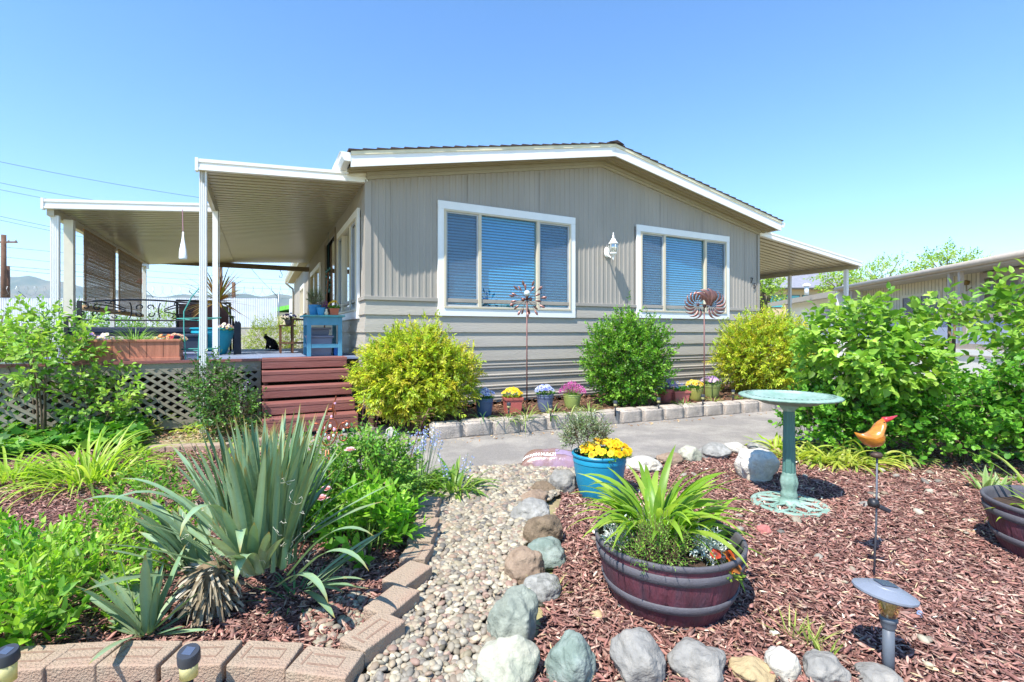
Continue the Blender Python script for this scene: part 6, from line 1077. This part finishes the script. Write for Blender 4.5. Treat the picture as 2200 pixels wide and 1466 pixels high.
gb = thing('green_roof_shed', (at(640,60)[0],60,1.3), 'low building with a bright green canopy beyond the chain link fence', 'building'); MB().box(-3,3,0,4,0,2.2).build('wall', M('shed_tan','#c9b8a0',.8), gb); MB().poly_ex([(-3.2,-.3,2.2),(3.2,-.3,3.4),(3.2,-.3,3.9),(-3.2,-.3,2.7)], (0,5,0)).build('roof', M('roof_green','#6cc04a',.6), gb)
sv = thing('white_van', (at(640,34)[0]+.3,34,1.3), 'white trailer end standing behind the chain link fence', 'trailer'); MB().box(-.9,1.4,0,2,.3,2.15).build('body', WHITE, sv, bevel=.05); MB().box(-.9,-.6,-.02,0,.5,2.0).build('door', M('van_door','#d0d4da',.5), sv)
for i, (x, t, R, cz, n, lab, cols) in enumerate(((585,14.6,(.72,.6,.72),.80,620,'rounded yellow green hedge behind the black cat',('#9fb83a','#b9c84a','#86a534')),(640,15,(.6,.5,.7),.78,300,'end of the hedge beside the plant stand',('#9fb83a','#86a534','#b0a04a')),(175,9.5,(.5,.5,.75),.95,420,'bright green shrub below the bamboo blind',('#6fae34','#86c040','#5a962e')),(245,10.5,(.75,.5,.6),.85,460,'green shrub behind the left end of the bench',('#6fae34','#86c040','#5a962e')),(350,14.2,(1.0,.5,.72),1.05,520,'yellow green shrub seen through the bench scrollwork',('#93b83c','#a9c84a','#7aa634')),(520,15.5,(.6,.4,.45),.45,180,'pale dry green shrub right of the chairs',('#b5bf7a','#cfd0a0','#94a860')),(60,12,(1.4,.7,.5),.5,420,'low pale green shrubs below the fence at the far left',('#9fb85a','#b8cc74','#84a548')))):
    bush('hedge_shrub', at(x, t, 0), lab, 'shrub', R, cz, n, .16, 8, .055, .032, cols, LEAF4, stems=8, stemr=.01, seed=100+i, amp=.12, lo=.5, zmin=-.8)
# ---------------------------------------------------------------- neighbour home on the right
NA = -math.atan(.207); N0 = Vector((9.87-.207*3.3, 6.0, 0)); nb_ = thing('neighbour_home', N0, 'cream and white neighbouring home with a porch and taupe door', 'house', NA)
# local frame: x away from us (right), y back
CRM = M('cream_siding','#e2dac0',.6,var=.05,vs=3); TAU = M('taupe_trim','#b0a598',.55,var=.05); NWH = M('white_siding','#e4e4e2',.55,var=.04)
X0 = .75; ZG = 2.56
def nw(y0, y1, m, z0=.75, z1=ZG): return MB().box(X0,X0+.1,y0,y1,z0,z1)
nw(5.65,11.2,CRM).build('porch_wall', CRM, nb_); nw(2.4,4.55,CRM).build('porch_wall', M('lilac_siding','#b9bfcf',.6), nb_)
mb = MB(); y = 5.7
while y < 11.1: mb.box(X0-.006,X0-.001,y,y+.012,.78,ZG-.02); y += .15
mb.build('siding_groove', M('groove_cream','#a89e84',.8), nb_)
MB().box(X0+.15,X0+.2,4.55,5.65,.75,ZG).box(X0+.001,X0+.2,4.51,4.55,.75,ZG).box(X0+.001,X0+.2,5.65,5.69,.75,ZG).build('door_recess', TAU, nb_)
MB().box(X0-.02,X0-.001,5.58,5.72,.75,ZG-.06).box(X0-.02,X0-.001,4.48,4.60,.75,ZG-.06).box(X0-.02,X0-.001,4.60,5.58,ZG-.20,ZG-.06).build('door_trim', TAU, nb_)
dd = MB().box(X0+.11,X0+.145,4.60,5.50,.78,ZG-.20).build('door', M('door_taupe','#8c8178',.5,var=.04), nb_); MB().add([(X0+.105, 5.02+.13*math.cos(a), 1.75+.42*max(-1,min(1,math.sin(a)*1.0))*(1)) for a in np.linspace(0,2*math.pi,24)[:-1]], [tuple(range(23))]).build('door_glass', M('door_glass','#3f5a60',.15,spec=.8), dd)
[MB().box(X0+.104,X0+.109,*b_).build('door_panel', M('door_panel','#9c9188',.5), dd) for b_ in ((4.66,4.82,1.0,1.35),(5.24,5.42,1.0,1.35),(5.24,5.42,1.5,2.15))]
MB().box(X0+.08,X0+.10,5.50,5.54,.78,ZG-.22).build('storm_door_edge', M('steel_light','#c9d2da',.3,metal=.5), nb_)
wd = thing('', (0,0,0), None, None); bpy.data.objects.remove(wd)
fwn = MB().box(X0-.03,X0-.001,7.1,8.9,2.12,2.2).box(X0-.03,X0-.001,7.1,8.9,1.12,1.2).box(X0-.03,X0-.001,7.1,7.18,1.2,2.12).box(X0-.03,X0-.001,8.82,8.9,1.2,2.12).box(X0-.03,X0-.001,7.95,8.03,1.2,2.12).build('window', CRM, nb_)
MB().box(X0-.012,X0-.006,7.18,7.95,1.2,2.12).box(X0-.012,X0-.006,8.03,8.82,1.2,2.12).build('pane', M('pane_dark','#3c3040',.2,spec=.7), fwn)
mb = MB()
for a, b in ((7.2,7.94),(8.05,8.80)):
    for i in range(12): y = a+(b-a)*i/12; mb.add([(X0-.014,y,1.2),(X0-.014,y+(b-a)/12*.92,1.2),(X0-.014,y+(b-a)/12*.92,1.85-.25*math.sin(math.pi*(i+1)/12)),(X0-.014,y,1.85-.25*math.sin(math.pi*i/12))], [(0,1,2,3)])
mb.build('curtain', M('curtain_lilac','#b48ab8',.7), fwn)
ln = MB().lathe([(.001,0),(.05,.0),(.08,.06),(.075,.10),(.001,.13)], 10, (X0-.12,6.0)); ln.tube([(X0-.12,6.0,0),(X0-.12,6.0,-.15),(X0,6.0,-.05)], .012, 6); o = ln.build('porch_lamp', M('brass_old','#8a6f3c',.4,metal=.6), nb_); o.location = (0,0,2.25)
# roof slab with gutter
MB().box(-.0,X0+4.6,2.0,11.3,ZG+.02,ZG+.10).box(.02,X0+4.6,11.3,19,ZG-.10,ZG).build('roof', M('roof_grey','#9a948c',.8,var=.1), nb_); MB().box(.12,X0,2.0,11.3,ZG-.03,ZG+.015).build('soffit', M('soffit_grey','#bab5aa',.6), nb_)
MB().tube([(-.06,2.0,ZG+.06),(-.06,11.3,ZG+.06)], .07, 10).build('gutter', M('gutter_taupe','#aaa094',.5), nb_, smooth=True); MB().box(-.01,.11,2.0,11.3,ZG-.05,ZG+.10).build('fascia', TAU, nb_)
MB().add([(X0+4,2.0,ZG+.1),(X0+4,11.3,ZG+.1),(.5,11.3,ZG+.1),(.5,2.0,ZG+.1),(X0+3.2,2.0,ZG+.45),(X0+3.2,11.3,ZG+.45)], [(3,2,5,4),(0,1,5,4)]).build('roof', MATS['roof_grey'], nb_)
MB().box(X0+.0,X0+.1,11.2,18.8,.4,ZG-.1).build('white_wall', NWH, nb_); MB().box(-.05,X0,11.2,11.3,0,ZG).build('white_wall', NWH, nb_); MB().box(-.04,.05,11.3,19,ZG-.18,ZG+.02).build('fascia', TAU, nb_)
f2 = MB().box(X0-.02,X0-.001,13.6,15.2,1.6,2.1).build('window', M('frame_grey','#c9ccd0',.5), nb_); MB().box(X0-.026,X0-.021,13.7,15.1,1.66,2.04).build('pane', M('pane_lilac','#9a8aa8',.3), f2)
for y in (5.25, 5.6, 10.4, 10.7): MB().box(.05,.13,y,y+.08,.85,ZG-.05).build('porch_post', TAU, nb_)
MB().box(0,.12,2.2,10.8,1.42,1.52).box(.02,.10,2.2,10.8,.72,.85).build('porch_rail', M('rail_taupe','#a89c90',.6), nb_); MB().box(.05,.07,2.2,10.8,.85,1.42).build('porch_screen', M('screen_blue','#a9b4cc',.6,var=.08,vs=6), nb_)
for y in (2.4,3.6,5.0,6.3,8.4): MB().box(.02,.10,y,y+.13,.85,1.42).build('rail_post', TAU, nb_)
MB().box(-.02,X0,2.2,18.8,.60,.72).box(.02,.04,2.2,18.8,0,.6).build('porch_floor', NWH, nb_); MB().box(X0+.0,X0+.05,2.4,18.8,0,.75).build('skirting', NWH, nb_)
# far building and trees
fb = thing('grey_roof_building', (at(1760,42)[0],42,1.3), 'large tan building with a grey hip roof and teal windows behind the homes', 'building'); MB().box(-6.5,8,0,8,0,3.6).build('wall', M('tan_wall','#c2ad8c',.8,var=.06), fb)
MB().add([(-7,-.5,3.6),(8.6,-.5,3.6),(8.6,8.5,3.6),(-7,8.5,3.6),(-4,4,5.5),(2.5,4,5.5)], [(0,1,5,4),(1,2,5),(2,3,4,5),(3,0,4),(3,2,1,0)]).build('roof', M('roof_slate','#84858e',.9,var=.15,vs=3), fb)
MB().box(-7,8.6,-.52,-.50,3.45,3.6).build('fascia', M('fascia_dark','#4a4844',.6), fb)
for x in (-4.3,-2.9,-1.5,2.0,3.4): w_ = MB().box(x,x+1.2,-.05,0,1.9,3.0).build('window', M('frame_dark','#3f4a50',.5), fb); MB().box(x+.06,x+1.14,-.06,-.051,1.96,2.94).build('pane', M('pane_teal','#3aa0aa',.15,spec=.8), w_)
vp = thing('roof_vent', (at(1733,19)[0],19,ZG+.0), 'short white vent pipe on the neighbouring roof', 'vent pipe'); MB().tube([(0,0,0),(0,0,.35)], .08, 10).build('pipe', WHITE, vp, smooth=True); MB().lathe([(.15,.35),(.15,.40),(.05,.46),(.001,.47)], 12).build('cap', WHITE, vp)
def tree(loc, lab, h, R, n, seed, cols, cz):
    r = thing('tree', loc, lab, 'tree'); P, T = twigs((0,0,cz), R, n, .35, 2.6, .35, -.7, seed, .5, .7); (V, F, C), (a, b) = leafy(P, T, .6, 9, .20, .12, cols, LEAF4, .1); npmesh('crown', V, F, LEAFM(.4), r, C)
    mb = MB(); mb.tube([(0,0,0),(.1,0,h*.4),(-.05,0,cz)], [.18,.13,.06], 8)
    for q in P[::max(1,len(P)//16)]: mb.tube([(0,0,h*.4),tuple(Vector(q)*.5+Vector((0,0,h*.25))),tuple(q)], [.06,.035,.012], 5)
    mb.build('trunk', M('tree_bark','#6b5d4c',.9,var=.2), r, smooth=True)
TC = ('#9cc048','#b4d05c','#83aa3e','#c6d878')
for i, (x, t, y0, y1, w) in enumerate(((1642,26,592,662,60),(1805,30,582,640,90),(1895,38,562,625,130),(2035,30,542,600,110),(2085,36,566,610,60),(1968,40,590,620,60))):
    zt5, zb5 = zat(y0,t), zat(y1,t); rz5 = (zt5-zb5)/2*1.1; rx = w/2/FPX*t
    tree((at(x,t)[0], t, 1.3 if t > 28 else 0), ['small lime tree seen between the home corner and the golden shrub','lime green tree behind the side awning posts','wide green tree crown above the far grey roof','bright green tree above the neighbouring gutter','small tree crown right of the bright one above the gutter','distant low tree at the end of the grey roof'][i], zt5, (rx, rx*.8, rz5), 170, 130+i, TC, (zt5+zb5)/2-(1.3 if t > 28 else 0))

# ---------------------------------------------------------------- shared group names for repeated things
GN = dict(golden_shrub='yellow green shrubs along the front wall', grass_tuft='grass tufts in the garden beds', garden_pot='small flower pots around the home', garden_tub='large round blue tubs', day_lily='day lily clumps', dusty_miller='dusty millers in the barrel', pansy_plant='pansies in the planters', barrel_planter='half barrel planters', yucca='yuccas', leafy_perennial='lime green leafy plants of the left bed', broad_leaf_plant='broad leaved plants by the rose', broad_leaf_clump='iris like leaf clumps by the lattice', bluebell_clump='bluebell clumps', rose_shoot='young rose shoots', lilac_shrub='lilac shrubs', climbing_rose='climbing rose by the post', snowberry_bush='round leaved bushes on the right', variegated_clump='golden striped clumps', striped_iris='striped iris fans', weed_sprig='weeds in the mulch', stone='small stones in the mulch', wind_spinner='wind spinners by the front wall', storage_tote='plastic totes under the table', hedge_shrub='shrubs behind the deck', tree='trees beyond the homes', awning='awnings')
for o in list(COL.objects):
    b_ = o.name.split('.')[0]
    if o.parent is None and b_ in GN and 'group' not in o and 'label' in o: o['group'] = GN[b_]
# ---------------------------------------------------------------- air
hz = box(-6050, 6050, -40, 6050, -1.1, 460).build('haze', None); hz['kind'] = 'stuff'
hm_ = bpy.data.materials.new('haze'); hm_.use_nodes = True; n_ = hm_.node_tree.nodes; n_.remove(n_['Principled BSDF']); pv = n_.new('ShaderNodeVolumePrincipled'); pv.inputs['Color'].default_value = (.80,.90,1,1); pv.inputs['Density'].default_value = .00014; hm_.node_tree.links.new(pv.outputs[0], n_['Material Output'].inputs['Volume']); hz.data.materials.append(hm_)
